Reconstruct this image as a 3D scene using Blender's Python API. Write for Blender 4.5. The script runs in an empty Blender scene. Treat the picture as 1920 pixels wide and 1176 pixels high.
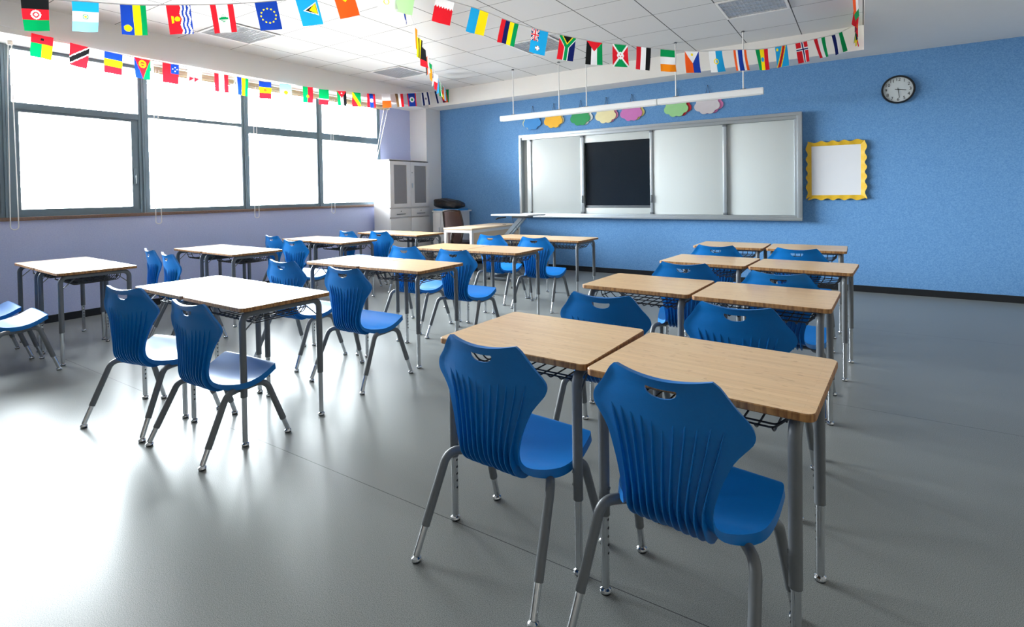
import bpy, bmesh, math, random
from mathutils import Vector, Matrix
random.seed(7)
S = bpy.context.scene
COL = S.collection
PI = math.pi

# ------------------------------------------------------------------ helpers
def link(o, parent=None):
    COL.objects.link(o)
    if parent is not None:
        o.parent = parent
    return o

def tag(o, label=None, cat=None, group=None, kind=None):
    if label: o['label'] = label
    if cat: o['category'] = cat
    if group: o['group'] = group
    if kind: o['kind'] = kind
    return o

def empty(name, loc=(0, 0, 0), rz=0.0, parent=None):
    o = bpy.data.objects.new(name, None)
    o.empty_display_size = 0.05
    link(o, parent)
    o.location = loc
    o.rotation_euler = (0, 0, rz)
    return o

def dup(root, parent=None):
    c = root.copy()
    COL.objects.link(c)
    if parent is not None:
        c.parent = parent
    for ch in list(root.children):
        dup(ch, c)
    return c

def fillet(pts, r, n=6):
    P = [Vector(p) for p in pts]
    out = [P[0]]
    for i in range(1, len(P) - 1):
        a = (P[i - 1] - P[i]); b = (P[i + 1] - P[i])
        la, lb = a.length, b.length
        a.normalize(); b.normalize()
        ang = a.angle(b)
        if ang > PI - 0.02:
            out.append(P[i]); continue
        d = min(r / math.tan(ang / 2), la * 0.49, lb * 0.49)
        rr = d * math.tan(ang / 2)
        bis = (a + b).normalized()
        c = P[i] + bis * (rr / math.sin(ang / 2))
        s = P[i] + a * d - c; e = P[i] + b * d - c
        for k in range(n + 1):
            t = k / n
            v = s.normalized().slerp(e.normalized(), t) * rr if s.angle(e) > 1e-4 else s
            out.append(c + v)
    out.append(P[-1])
    return out

class MB:
    """collects shapes, built as one mesh object"""
    def __init__(self):
        self.v = []; self.f = []; self.m = []; self.s = []
    def add(self, verts, faces, mi=0, smooth=False):
        o = len(self.v)
        self.v += [tuple(p) for p in verts]
        for f in faces:
            self.f.append([i + o for i in f]); self.m.append(mi); self.s.append(smooth)
        return self
    def box(self, x0, y0, z0, x1, y1, z1, mi=0, bev=0.0, M=None):
        bm = bmesh.new()
        bmesh.ops.create_cube(bm, size=1)
        for p in bm.verts:
            p.co = Vector(((x0 + x1) / 2 + p.co.x * (x1 - x0), (y0 + y1) / 2 + p.co.y * (y1 - y0), (z0 + z1) / 2 + p.co.z * (z1 - z0)))
        if bev > 0:
            bmesh.ops.bevel(bm, geom=list(bm.edges), offset=bev, segments=2, affect='EDGES', profile=0.5)
        if M is not None:
            bm.transform(M)
        bm.verts.index_update()
        self.add([p.co for p in bm.verts], [[q.index for q in f.verts] for f in bm.faces], mi, False)
        bm.free()
        return self
    def tube(self, pts, r, n=10, mi=0, caps=True, r2=None):
        P = [Vector(p) for p in pts]
        T = []
        for i in range(len(P)):
            a = P[max(i - 1, 0)]; b = P[min(i + 1, len(P) - 1)]
            T.append((b - a).normalized())
        u = T[0].orthogonal().normalized()
        V = []; F = []
        for i, p in enumerate(P):
            if i > 0:
                u = (u - T[i] * u.dot(T[i])).normalized()
            w = T[i].cross(u)
            rr = r if r2 is None else r + (r2 - r) * i / (len(P) - 1)
            for k in range(n):
                a = 2 * PI * k / n
                V.append(p + (u * math.cos(a) + w * math.sin(a)) * rr)
        for i in range(len(P) - 1):
            for k in range(n):
                k2 = (k + 1) % n
                F.append([i * n + k, i * n + k2, (i + 1) * n + k2, (i + 1) * n + k])
        self.add(V, F, mi, True)
        if caps:
            L = (len(P) - 1) * n
            self.add(V[:n], [list(range(n))[::-1]], mi)
            self.add(V[L:L + n], [list(range(n))], mi)
        return self
    def lathe(self, prof, n=16, mi=0, M=None):
        V = []; F = []
        for (r, z) in prof:
            for k in range(n):
                a = 2 * PI * k / n
                V.append(Vector((r * math.cos(a), r * math.sin(a), z)))
        for i in range(len(prof) - 1):
            for k in range(n):
                k2 = (k + 1) % n
                F.append([i * n + k, i * n + k2, (i + 1) * n + k2, (i + 1) * n + k])
        if M is not None:
            V = [M @ p for p in V]
        self.add(V, F, mi, True)
        return self
    def prism(self, outline, z0, z1, mi=0, mside=None, ch=0.0, M=None):
        """outline: ccw list of (x, y); extruded along z, edges chamfered by ch"""
        if mside is None: mside = mi
        n = len(outline)
        cx = sum(p[0] for p in outline) / n; cy = sum(p[1] for p in outline) / n
        def ins(d):
            o = []
            for i in range(n):
                a = Vector(outline[i - 1]); b = Vector(outline[i]); c = Vector(outline[(i + 1) % n])
                t = (c - a).normalized()
                o.append((b.x - t.y * d, b.y + t.x * d))
            return o
        rings = [(ins(ch), z0), (outline, z0 + ch), (outline, z1 - ch), (ins(ch), z1)] if ch > 0 else [(outline, z0), (outline, z1)]
        V = [Vector((p[0], p[1], z)) for ring, z in rings for p in ring]
        if M is not None: V = [M @ p for p in V]
        F = []
        for i in range(len(rings) - 1):
            for k in range(n):
                k2 = (k + 1) % n
                F.append([i * n + k, i * n + k2, (i + 1) * n + k2, (i + 1) * n + k])
        self.add(V, F, mside, False)
        L = (len(rings) - 1) * n
        self.add(V[:n], [list(range(n))[::-1]], mside)
        self.add(V[L:], [list(range(n))], mi)
        return self
    def build(self, name, mats, parent=None, auto=35):
        me = bpy.data.meshes.new(name)
        me.from_pydata(self.v, [], self.f)
        if not isinstance(mats, (list, tuple)): mats = [mats]
        for m in mats: me.materials.append(m)
        for p, mi, s in zip(me.polygons, self.m, self.s):
            p.material_index = mi; p.use_smooth = True
        me.update()
        bm = bmesh.new(); bm.from_mesh(me)
        bmesh.ops.remove_doubles(bm, verts=bm.verts, dist=1e-5)
        bmesh.ops.recalc_face_normals(bm, faces=bm.faces)
        bm.to_mesh(me); bm.free()
        for p in me.polygons: p.use_smooth = True
        me.set_sharp_from_angle(angle=math.radians(auto))
        return link(bpy.data.objects.new(name, me), parent)

def rrect(x0, y0, x1, y1, r, n=6):
    o = []
    for cx, cy, a0 in ((x1 - r, y0 + r, -PI / 2), (x1 - r, y1 - r, 0), (x0 + r, y1 - r, PI / 2), (x0 + r, y0 + r, PI)):
        for k in range(n + 1):
            a = a0 + PI / 2 * k / n
            o.append((cx + r * math.cos(a), cy + r * math.sin(a)))
    return o

# ------------------------------------------------------------------ materials
def srgb(r, g, b):
    def f(c):
        c /= 255.0
        return c / 12.92 if c <= 0.04045 else ((c + 0.055) / 1.055) ** 2.4
    return (f(r), f(g), f(b), 1)

def mat(name, rgb, rough=0.5, metal=0.0, nscale=30.0, namt=0.06, bump=0.0, coat=0.0, spec=0.5, transl=0.0, coord='Object', bdist=0.002):
    m = bpy.data.materials.new(name); m.use_nodes = True
    nt = m.node_tree; N = nt.nodes; L = nt.links
    b = N['Principled BSDF']
    tc = N.new('ShaderNodeTexCoord'); no = N.new('ShaderNodeTexNoise')
    no.inputs['Scale'].default_value = nscale; no.inputs['Detail'].default_value = 4
    L.new(tc.outputs[coord], no.inputs['Vector'])
    mx = N.new('ShaderNodeMix'); mx.data_type = 'RGBA'
    c = srgb(*rgb)
    mx.inputs[6].default_value = tuple(x * (1 - namt) for x in c[:3]) + (1,)
    mx.inputs[7].default_value = tuple(min(1, x * (1 + namt)) for x in c[:3]) + (1,)
    L.new(no.outputs['Fac'], mx.inputs[0])
    L.new(mx.outputs[2], b.inputs['Base Color'])
    b.inputs['Roughness'].default_value = rough
    b.inputs['Metallic'].default_value = metal
    b.inputs['Coat Weight'].default_value = coat
    b.inputs['Coat Roughness'].default_value = 0.2
    b.inputs['Specular IOR Level'].default_value = spec
    if bump > 0:
        bp = N.new('ShaderNodeBump'); bp.inputs['Strength'].default_value = bump; bp.inputs['Distance'].default_value = bdist
        L.new(no.outputs['Fac'], bp.inputs['Height']); L.new(bp.outputs['Normal'], b.inputs['Normal'])
    if transl > 0:
        tr = N.new('ShaderNodeBsdfTranslucent'); ms = N.new('ShaderNodeMixShader')
        L.new(mx.outputs[2], tr.inputs['Color'])
        ms.inputs[0].default_value = transl
        L.new(b.outputs[0], ms.inputs[1]); L.new(tr.outputs[0], ms.inputs[2])
        L.new(ms.outputs[0], N['Material Output'].inputs['Surface'])
    return m

def felt(name, rgb, rgb2):
    """fibrous felt wall covering"""
    m = mat(name, rgb, 0.95, nscale=85, namt=0.0, bump=0.35, spec=0.15)
    N = m.node_tree.nodes; L = m.node_tree.links
    mx = [n for n in N if n.type == 'MIX'][0]
    mx.inputs[6].default_value = srgb(*rgb); mx.inputs[7].default_value = srgb(*rgb2)
    no = [n for n in N if n.type == 'TEX_NOISE'][0]
    no.inputs['Detail'].default_value = 8; no.inputs['Roughness'].default_value = 0.75
    cr = N.new('ShaderNodeValToRGB')
    cr.color_ramp.elements[0].position = 0.32; cr.color_ramp.elements[1].position = 0.68
    L.new(no.outputs['Fac'], cr.inputs[0]); L.new(cr.outputs[0], mx.inputs[0])
    return m

def bamboo(name):
    m = bpy.data.materials.new(name); m.use_nodes = True
    nt = m.node_tree; N = nt.nodes; L = nt.links; b = N['Principled BSDF']
    tc = N.new('ShaderNodeTexCoord'); oi = N.new('ShaderNodeObjectInfo')
    ad = N.new('ShaderNodeVectorMath'); ad.operation = 'ADD'
    mu = N.new('ShaderNodeVectorMath'); mu.operation = 'MULTIPLY'; mu.inputs[1].default_value = (7.3, 3.1, 0)
    cb = N.new('ShaderNodeCombineXYZ')
    for i in (0, 1): L.new(oi.outputs['Random'], cb.inputs[i])
    L.new(cb.outputs[0], mu.inputs[0]); L.new(tc.outputs['Object'], ad.inputs[0]); L.new(mu.outputs[0], ad.inputs[1])
    br = N.new('ShaderNodeTexBrick')
    br.inputs['Scale'].default_value = 1.0; br.inputs['Brick Width'].default_value = 0.42; br.inputs['Row Height'].default_value = 0.021
    br.inputs['Mortar Size'].default_value = 0.0004; br.inputs['Mortar Smooth'].default_value = 1.0; br.offset = 0.37
    br.inputs['Color1'].default_value = srgb(250, 209, 157); br.inputs['Color2'].default_value = srgb(243, 199, 145)
    br.inputs['Mortar'].default_value = srgb(218, 172, 116)
    L.new(ad.outputs[0], br.inputs['Vector'])
    mp = N.new('ShaderNodeMapping'); mp.inputs['Scale'].default_value = (5, 130, 5)
    no = N.new('ShaderNodeTexNoise'); no.inputs['Scale'].default_value = 1.0; no.inputs['Detail'].default_value = 5
    L.new(ad.outputs[0], mp.inputs[0]); L.new(mp.outputs[0], no.inputs['Vector'])
    # bamboo nodes: sparse short darker marks across the strips
    mp2 = N.new('ShaderNodeMapping'); mp2.inputs['Scale'].default_value = (30, 75, 1)
    n2 = N.new('ShaderNodeTexNoise'); n2.inputs['Scale'].default_value = 1.0; n2.inputs['Detail'].default_value = 1
    L.new(ad.outputs[0], mp2.inputs[0]); L.new(mp2.outputs[0], n2.inputs['Vector'])
    cr = N.new('ShaderNodeValToRGB'); cr.color_ramp.elements[0].position = 0.65; cr.color_ramp.elements[1].position = 0.74
    cr.color_ramp.elements[1].color = (0.36, 0.36, 0.36, 1)
    L.new(n2.outputs['Fac'], cr.inputs[0])
    m1 = N.new('ShaderNodeMix'); m1.data_type = 'RGBA'; m1.blend_type = 'MULTIPLY'; m1.inputs[0].default_value = 0.30
    L.new(br.outputs['Color'], m1.inputs[6]); L.new(no.outputs['Color'], m1.inputs[7])
    bc = N.new('ShaderNodeMix'); bc.data_type = 'RGBA'; bc.blend_type = 'MIX'
    L.new(cr.outputs[0], bc.inputs[0]); L.new(m1.outputs[2], bc.inputs[6]); bc.inputs[7].default_value = srgb(168, 112, 62)
    g = N.new('ShaderNodeBrightContrast'); g.inputs['Bright'].default_value = 0.02
    L.new(no.outputs['Fac'], m1.inputs[7])
    L.new(bc.outputs[2], g.inputs[0]); L.new(g.outputs[0], b.inputs['Base Color'])
    b.inputs['Roughness'].default_value = 0.32
    b.inputs['Coat Weight'].default_value = 0.3; b.inputs['Coat Roughness'].default_value = 0.25
    return m

def bamboo_edge(name):
    """laminated edge of the bamboo board: short vertical bars"""
    m = mat(name, (158, 108, 58), 0.55)
    N = m.node_tree.nodes; L = m.node_tree.links
    no = [n for n in N if n.type == 'TEX_NOISE'][0]; tc = [n for n in N if n.type == 'TEX_COORD'][0]
    mp = N.new('ShaderNodeMapping'); mp.inputs['Scale'].default_value = (110, 110, 14)
    L.new(tc.outputs['Object'], mp.inputs[0]); L.new(mp.outputs[0], no.inputs['Vector']); no.inputs['Scale'].default_value = 1
    cr = N.new('ShaderNodeValToRGB'); cr.color_ramp.elements[0].position = 0.4; cr.color_ramp.elements[1].position = 0.62
    L.new(no.outputs['Fac'], cr.inputs[0])
    mx = [n for n in N if n.type == 'MIX'][0]
    mx.inputs[6].default_value = srgb(178, 128, 74); mx.inputs[7].default_value = srgb(132, 88, 48)
    L.new(cr.outputs[0], mx.inputs[0])
    return m

def floor_mat():
    m = mat('speckled_vinyl_floor', (128, 128, 126), 0.33, nscale=420, namt=0.0, spec=0.17)
    N = m.node_tree.nodes; L = m.node_tree.links; b = N['Principled BSDF']
    mx = [n for n in N if n.type == 'MIX'][0]; no = [n for n in N if n.type == 'TEX_NOISE'][0]
    tc = [n for n in N if n.type == 'TEX_COORD'][0]
    no.inputs['Detail'].default_value = 3; no.inputs['Scale'].default_value = 430
    cr = N.new('ShaderNodeValToRGB'); cr.color_ramp.elements[0].position = 0.36; cr.color_ramp.elements[1].position = 0.60
    L.new(no.outputs['Fac'], cr.inputs[0]); L.new(cr.outputs[0], mx.inputs[0])
    mx.inputs[6].default_value = srgb(98, 103, 104); mx.inputs[7].default_value = srgb(154, 156, 153)
    # welded seams of the vinyl sheets, 2 m apart
    sp = N.new('ShaderNodeSeparateXYZ'); L.new(tc.outputs['Object'], sp.inputs[0])
    a = N.new('ShaderNodeMath'); a.operation = 'ADD'; a.inputs[1].default_value = 2.0 * 10 - 1.54
    L.new(sp.outputs['Y'], a.inputs[0])
    md = N.new('ShaderNodeMath'); md.operation = 'MODULO'; md.inputs[1].default_value = 2.0; L.new(a.outputs[0], md.inputs[0])
    lt = N.new('ShaderNodeMath'); lt.operation = 'LESS_THAN'; lt.inputs[1].default_value = 0.0035; L.new(md.outputs[0], lt.inputs[0])
    ms = N.new('ShaderNodeMix'); ms.data_type = 'RGBA'; L.new(lt.outputs[0], ms.inputs[0])
    L.new(mx.outputs[2], ms.inputs[6]); ms.inputs[7].default_value = srgb(72, 74, 76)
    L.new(ms.outputs[2], b.inputs['Base Color'])
    n2 = N.new('ShaderNodeTexNoise'); n2.inputs['Scale'].default_value = 130; n2.inputs['Detail'].default_value = 2
    L.new(tc.outputs['Object'], n2.inputs['Vector'])
    bp = N.new('ShaderNodeBump'); bp.inputs['Strength'].default_value = 0.012; bp.inputs['Distance'].default_value = 0.002
    L.new(n2.outputs['Fac'], bp.inputs['Height']); L.new(bp.outputs['Normal'], b.inputs['Normal'])
    return m

GX, GY = -4.186, 3.602          # ceiling grid origin
def ceiling_mat():
    m = mat('white_ceiling_panels', (218, 220, 222), 0.6, nscale=3, namt=0.01)
    N = m.node_tree.nodes; L = m.node_tree.links; b = N['Principled BSDF']
    mx = [n for n in N if n.type == 'MIX'][0]; tc = [n for n in N if n.type == 'TEX_COORD'][0]
    sp = N.new('ShaderNodeSeparateXYZ'); L.new(tc.outputs['Object'], sp.inputs[0])
    outs = []
    for ax, off, w in (('X', GX, 0.010), ('Y', GY, 0.007)):
        a = N.new('ShaderNodeMath'); a.operation = 'SUBTRACT'; a.inputs[1].default_value = off - 12.0 - w / 2
        L.new(sp.outputs[ax], a.inputs[0])
        md = N.new('ShaderNodeMath'); md.operation = 'MODULO'; md.inputs[1].default_value = 0.6; L.new(a.outputs[0], md.inputs[0])
        lt = N.new('ShaderNodeMath'); lt.operation = 'LESS_THAN'; lt.inputs[1].default_value = w; L.new(md.outputs[0], lt.inputs[0])
        outs.append(lt)
    mm = N.new('ShaderNodeMath'); mm.operation = 'MAXIMUM'
    L.new(outs[0].outputs[0], mm.inputs[0]); L.new(outs[1].outputs[0], mm.inputs[1])
    ms = N.new('ShaderNodeMix'); ms.data_type = 'RGBA'; L.new(mm.outputs[0], ms.inputs[0])
    L.new(mx.outputs[2], ms.inputs[6]); ms.inputs[7].default_value = srgb(46, 50, 54)
    L.new(ms.outputs[2], b.inputs['Base Color'])
    return m

def glass_mat(name='window_glass'):
    m = bpy.data.materials.new(name); m.use_nodes = True
    N = m.node_tree.nodes; L = m.node_tree.links
    N.remove(N['Principled BSDF'])
    t = N.new('ShaderNodeBsdfTransparent'); g = N.new('ShaderNodeBsdfGlossy'); g.inputs['Roughness'].default_value = 0.02
    no = N.new('ShaderNodeTexNoise'); no.inputs['Scale'].default_value = 2
    cr = N.new('ShaderNodeValToRGB')
    cr.color_ramp.elements[0].color = (0.93, 0.96, 0.97, 1); cr.color_ramp.elements[1].color = (0.97, 0.99, 1, 1)
    L.new(no.outputs['Fac'], cr.inputs[0]); L.new(cr.outputs[0], t.inputs['Color'])
    fr = N.new('ShaderNodeFresnel'); fr.inputs['IOR'].default_value = 1.45
    ms = N.new('ShaderNodeMixShader')
    L.new(fr.outputs[0], ms.inputs[0]); L.new(t.outputs[0], ms.inputs[1]); L.new(g.outputs[0], ms.inputs[2])
    L.new(ms.outputs[0], N['Material Output'].inputs['Surface'])
    return m

M = {}
M['floor'] = floor_mat()
M['ceil'] = ceiling_mat()
M['white_wall'] = mat('white_painted_plaster', (236, 235, 233), 0.75, nscale=8, namt=0.015, bump=0.03)
M['grey_wall'] = mat('warm_grey_plaster', (186, 180, 172), 0.8, nscale=8, namt=0.02)
M['felt'] = felt('blue_felt_wall', (84, 134, 191), (124, 170, 216))
M['felt_left'] = felt('glare_washed_blue_felt_wall', (186, 196, 236), (206, 214, 246))  # blue felt paled towards lavender; veiling window glare is put into the colour
M['base'] = mat('black_skirting', (24, 26, 30), 0.4)
M['sill'] = mat('brown_granite_sill', (120, 96, 84), 0.35, nscale=90, namt=0.45)
M['frame'] = mat('slate_grey_window_frame', (104, 124, 138), 0.42, nscale=10, namt=0.04)
M['glass'] = glass_mat()
M['bamboo'] = bamboo('bamboo_board'); M['bamboo_edge'] = bamboo_edge('bamboo_laminated_edge')
M['blue'] = mat('blue_moulded_plastic', (4, 112, 190), 0.36, nscale=260, namt=0.05, bump=0.06, spec=0.38, bdist=0.0006)
M['tube'] = mat('grey_powder_coated_steel', (104, 108, 112), 0.42, nscale=60, namt=0.04)
M['chrome'] = mat('chrome_tube', (205, 208, 212), 0.10, 1.0, nscale=30, namt=0.02)
M['hole'] = mat('dark_hole', (16, 16, 18), 0.7)
M['wire'] = mat('dark_steel_wire', (58, 60, 64), 0.4, 0.2)
M['rubber'] = mat('black_rubber', (20, 20, 20), 0.7)
M['alu'] = mat('brushed_aluminium', (196, 204, 210), 0.32, 0.75, nscale=40, namt=0.04)
M['alu_dark'] = mat('grey_plastic_grip', (92, 98, 104), 0.5)
M['board'] = mat('white_enamel_board', (200, 206, 206), 0.28, nscale=3, namt=0.015, spec=0.5)
M['screen'] = mat('dark_screen_glass', (9, 22, 32), 0.22, nscale=4, namt=0.1)
M['whitepl'] = mat('white_plastic', (234, 236, 238), 0.4, nscale=20, namt=0.015)
M['whitemetal'] = mat('white_enamelled_steel', (232, 230, 230), 0.38, nscale=12, namt=0.015)
M['cabglass'] = mat('frosted_cabinet_glass', (176, 174, 178), 0.25, nscale=5, namt=0.05)
_n = M['cabglass'].node_tree.nodes; _l = M['cabglass'].node_tree.links
_t = _n.new('ShaderNodeBsdfTransparent'); _m = _n.new('ShaderNodeMixShader'); _m.inputs[0].default_value = 0.55
_l.new(_t.outputs[0], _m.inputs[1]); _l.new(_n['Principled BSDF'].outputs[0], _m.inputs[2]); _l.new(_m.outputs[0], _n['Material Output'].inputs['Surface'])
M['greyin'] = mat('grey_cabinet_interior', (206, 202, 204), 0.6)
M['black'] = mat('black_plastic', (14, 14, 16), 0.35)
M['ink'] = mat('black_numerals', (30, 32, 34), 0.6)
M['clockface'] = mat('pale_clock_face', (206, 214, 218), 0.5, nscale=10, namt=0.02)
M['paper'] = mat('white_paper', (226, 228, 234), 0.8, nscale=12, namt=0.015)
M['yellow_foam'] = mat('yellow_glitter_foam', (222, 178, 40), 0.5, nscale=160, namt=0.25)
M['louvre'] = mat('specular_louvre', (206, 210, 216), 0.3, 0.3, nscale=14, namt=0.10)
M['lampwhite'] = mat('white_lamp_trim', (240, 240, 240), 0.4)
M['blind'] = mat('beige_blind_fabric', (206, 194, 172), 0.8, nscale=80, namt=0.05, transl=0.25)
M['bead'] = mat('white_bead_chain', (238, 238, 240), 0.4)
M['oak'] = mat('pale_oak_veneer', (222, 196, 164), 0.45, nscale=6, namt=0.05)
M['mesh'] = mat('brown_black_mesh', (70, 50, 48), 0.8, nscale=300, namt=0.3)
M['darkpl'] = mat('dark_brown_plastic', (40, 26, 24), 0.45)
M['bag'] = mat('black_nylon', (44, 38, 36), 0.38, nscale=40, namt=0.25, bump=0.5, bdist=0.01)
M['bluefolder'] = mat('light_blue_folder', (60, 150, 214), 0.45)
M['ribbon'] = mat('white_ribbon', (240, 240, 242), 0.7)

# ------------------------------------------------------------------ room shell
WX, WY, RX, BY = -6.86, 7.51, 2.6, -2.6      # left wall, front wall, right wall, back wall
ZC, ZB = 3.028, 2.742
def struct(name, mb, mats, label=None, parent=None):
    o = mb.build(name, mats, parent)
    if parent is None: tag(o, label, 'structure', kind='structure')
    return o

struct('floor', MB().box(WX - 0.2, BY - 0.2, -0.1, RX + 0.2, WY + 0.2, 0), M['floor'], 'grey speckled vinyl floor with thin welded seams')
struct('ceiling', MB().box(WX - 0.2, BY - 0.2, ZC, RX + 0.2, WY + 0.2, ZC + 0.1), M['ceil'], 'white panel ceiling with thin dark grid lines')
struct('wall_front', MB().box(WX - 0.2, WY, 0, RX + 0.2, WY + 0.15, ZC + 0.1), M['felt'], 'blue felt wall carrying the whiteboard and clock')
struct('wall_right', MB().box(RX, BY, 0, RX + 0.15, WY, ZC + 0.1), M['grey_wall'])
struct('wall_back', MB().box(WX - 0.2, BY - 0.15, 0, RX + 0.2, BY, ZC + 0.1), M['grey_wall'])
# left wall: parapet below windows, pier at the far end and behind the camera
WZ0, WZ1, WY0, WY1 = 1.075, ZB, 0.455, 6.41
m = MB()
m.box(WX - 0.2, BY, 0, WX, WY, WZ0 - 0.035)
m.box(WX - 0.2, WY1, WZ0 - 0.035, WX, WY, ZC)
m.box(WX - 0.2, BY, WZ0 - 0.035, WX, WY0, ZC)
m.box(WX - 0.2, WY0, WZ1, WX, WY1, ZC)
struct('wall_left', m, M['felt_left'], 'blue felt wall below and beside the windows, window glare painted in')
# perimeter bulkheads of the recessed ceiling
m = MB(); m.box(WX, BY, ZB, -6.41, 7.13, ZC)
struct('trim_1', m, M['white_wall'], 'white ceiling bulkhead above the windows')
m = MB(); m.box(WX, 7.13, ZB + 0.013, 0.02, WY, ZC)
struct('trim_2', m, M['white_wall'], 'white ceiling bulkhead above the blue front wall')
m = MB(); m.box(0.02, BY, ZB + 0.013, RX, WY, ZC)
struct('trim_3', m, M['white_wall'], 'wide lowered white ceiling strip right of the panels')
m = MB(); m.box(WX, 7.13, 0, -6.465, WY, ZB + 0.013)
struct('trim_4', m, M['white_wall'], 'white corner column between windows and front wall')
struct('trim_5', MB().box(WX - 0.02, WY0, WZ0 - 0.035, WX + 0.03, WY1, WZ0, bev=0.004), M['sill'], 'brown granite sill under the windows')
struct('baseboard_front', MB().box(-6.465, WY - 0.012, 0, RX, WY, 0.075), M['base'], 'black skirting along the blue front wall')
struct('baseboard_left', MB().box(WX, BY, 0, WX + 0.012, 7.13, 0.075), M['base'], 'black skirting below the windows')
struct('baseboard_right', MB().box(RX - 0.012, BY, 0, RX, WY - 0.012, 0.075), M['base'])

# ------------------------------------------------------------------ windows
def window(idx, y0, y1, transom, sash=None, handle=False, lab=None):
    w = empty('window_%d' % idx, (WX - 0.06, (y0 + y1) / 2, WZ0))
    tag(w, lab, 'window', kind='structure')
    h = (y1 - y0) / 2
    zt0, zt1 = transom[0] - WZ0, transom[1] - WZ0
    H = WZ1 - WZ0
    f = MB()
    d0, d1 = -0.04, 0.05
    f.box(d0, -h, 0, d1, -h + 0.05, H); f.box(d0, h - 0.05, 0, d1, h, H)
    f.box(d0 + 0.002, -h + 0.049, 0, d1 - 0.002, h - 0.049, 0.045); f.box(d0 + 0.002, -h + 0.049, H - 0.035, d1 - 0.002, h - 0.049, H)
    f.box(d0 + 0.002, -h + 0.049, zt0, d1 - 0.002, h - 0.049, zt1)
    f.box(d0 - 0.01, -h + 0.001, 0.001, d1 + 0.015, -h + 0.02, H - 0.001); f.box(d0 - 0.01, h - 0.02, 0.001, d1 + 0.015, h - 0.001, H - 0.001)
    f.build('window_frame', M['frame'], w)
    MB().box(-0.006, -h + 0.05, zt1, 0.0, h - 0.05, H - 0.035).build('upper_pane', M['glass'], w)
    if sash:
        s = MB(); k = 0.07
        a, b, z0, z1 = -h + 0.05, h - 0.05, 0.045, zt0
        s.box(-0.02, a, z0, 0.035, a + k * 0.75, z1); s.box(-0.02, b - k, z0, 0.035, b, z1)
        s.box(-0.018, a + k * 0.74, z0, 0.033, b - k + 0.001, z0 + 0.03); s.box(-0.018, a + k * 0.74, z1 - 0.025, 0.033, b - k + 0.001, z1)
        so = s.build('opening_sash', M['frame'], w)
        MB().box(-0.006, a + k * 0.75, z0 + 0.03, 0.0, b - k, z1 - 0.025).build('lower_pane', M['glass'], so)
        if handle:
            MB().box(0.035, b - 0.055, 0.32, 0.05, b - 0.025, 0.50, bev=0.004).tube([(0.05, b - 0.04, 0.41), (0.075, b - 0.04, 0.41)], 0.009).box(0.068, b - 0.05, 0.33, 0.082, b - 0.03, 0.43, bev=0.004).build('sash_handle', M['frame'], so)
    else:
        MB().box(-0.006, -h + 0.05, 0.045, 0.0, h - 0.05, zt0).build('lower_pane', M['glass'], w)
    return w
window(1, 1.645, 2.825, (2.13, 2.195), True, True, 'grey framed window with opening sash and handle, nearest the camera')
window(2, 2.825, 4.03, (2.165, 2.205), None, False, 'grey framed window with a thin fixed transom')
window(3, 4.03, 5.20, (2.09, 2.19), None, False, 'grey framed window with thick transom, third along the wall')
window(4, 5.20, 6.40, (2.09, 2.19), None, False, 'grey framed window next to the white cabinet')
window(5, 0.465, 1.645, (2.13, 2.195), True, True)

# roller blinds rolled up under the bulkhead
def blind(y0, y1, chain_y, bottom, label, slant=None):
    b = empty('roller_blind', (-6.70, (y0 + y1) / 2, ZB - 0.005))
    tag(b, label, 'roller blind', 'rolled up blinds above the windows')
    h = (y1 - y0) / 2
    MB().tube([(0, -h + 0.02, -0.034), (0, h - 0.02, -0.034)], 0.031, 16).build('rolled_fabric', M['blind'], b)
    MB().box(-0.03, -h, -0.07, 0.03, -h + 0.006, 0.0).build('end_bracket', M['whitepl'], b)
    MB().box(-0.03, h - 0.006, -0.07, 0.03, h, 0.0).build('end_bracket', M['whitepl'], b)
    MB().box(-0.036, -h + 0.03, -0.078, -0.026, h - 0.03, -0.058, 0, 0.003).build('fabric_hem', M['blind'], b)
    c = chain_y - (y0 + y1) / 2
    zb = bottom - (ZB - 0.005)
    if slant is None:
        p = [(0.03, c - 0.015, -0.045)]
        for k in range(11):
            a = PI * k / 10
            p.append((0.0 - 0.04, c - 0.03 * math.cos(a) + 0.0, zb + 0.03 - 0.03 * math.sin(a)))
        p.append((0.03, c + 0.015, -0.045))
        q = [p[0], (-0.03, c - 0.018, -0.3)] + p[1:-1] + [(-0.03, c + 0.018, -0.3), p[-1]]
        MB().tube(q, 0.0045, 6).build('bead_chain', M['bead'], b)
    else:
        e = Vector(slant) - Vector((-6.70, (y0 + y1) / 2, ZB - 0.005))
        MB().tube([(0.0, c - 0.03, -0.05), e], 0.0045, 6).tube([(0.0, c + 0.03, -0.05), e + Vector((0, 0.02, 0))], 0.0045, 6).build('bead_chain', M['bead'], b)
pb = [(-6.72, 1.648, ZB - 0.03), (-6.75, 1.644, 2.45)] + [(-6.76, 1.66 - 0.03 * math.cos(PI * k / 10), 0.99 - 0.03 * math.sin(PI * k / 10)) for k in range(11)] + [(-6.75, 1.676, 2.45), (-6.72, 1.672, ZB - 0.03)]
ch = MB().tube(pb, 0.0045, 6).box(-6.735, 1.64, ZB - 0.035, -6.705, 1.68, ZB, 0, 0.003).build('bead_chain', M['bead'])
tag(ch, 'white bead chain loop hanging by the sash window mullion nearest the camera', 'chain')
blind(2.86, 3.80, 2.90, 0.945, 'rolled beige blind over the thin transom window')
blind(3.84, 5.08, 4.09, 0.955, 'rolled beige blind over the third window along')
blind(5.12, 6.46, 5.32, 0.965, 'rolled beige blind beside the white cabinet')
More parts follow.
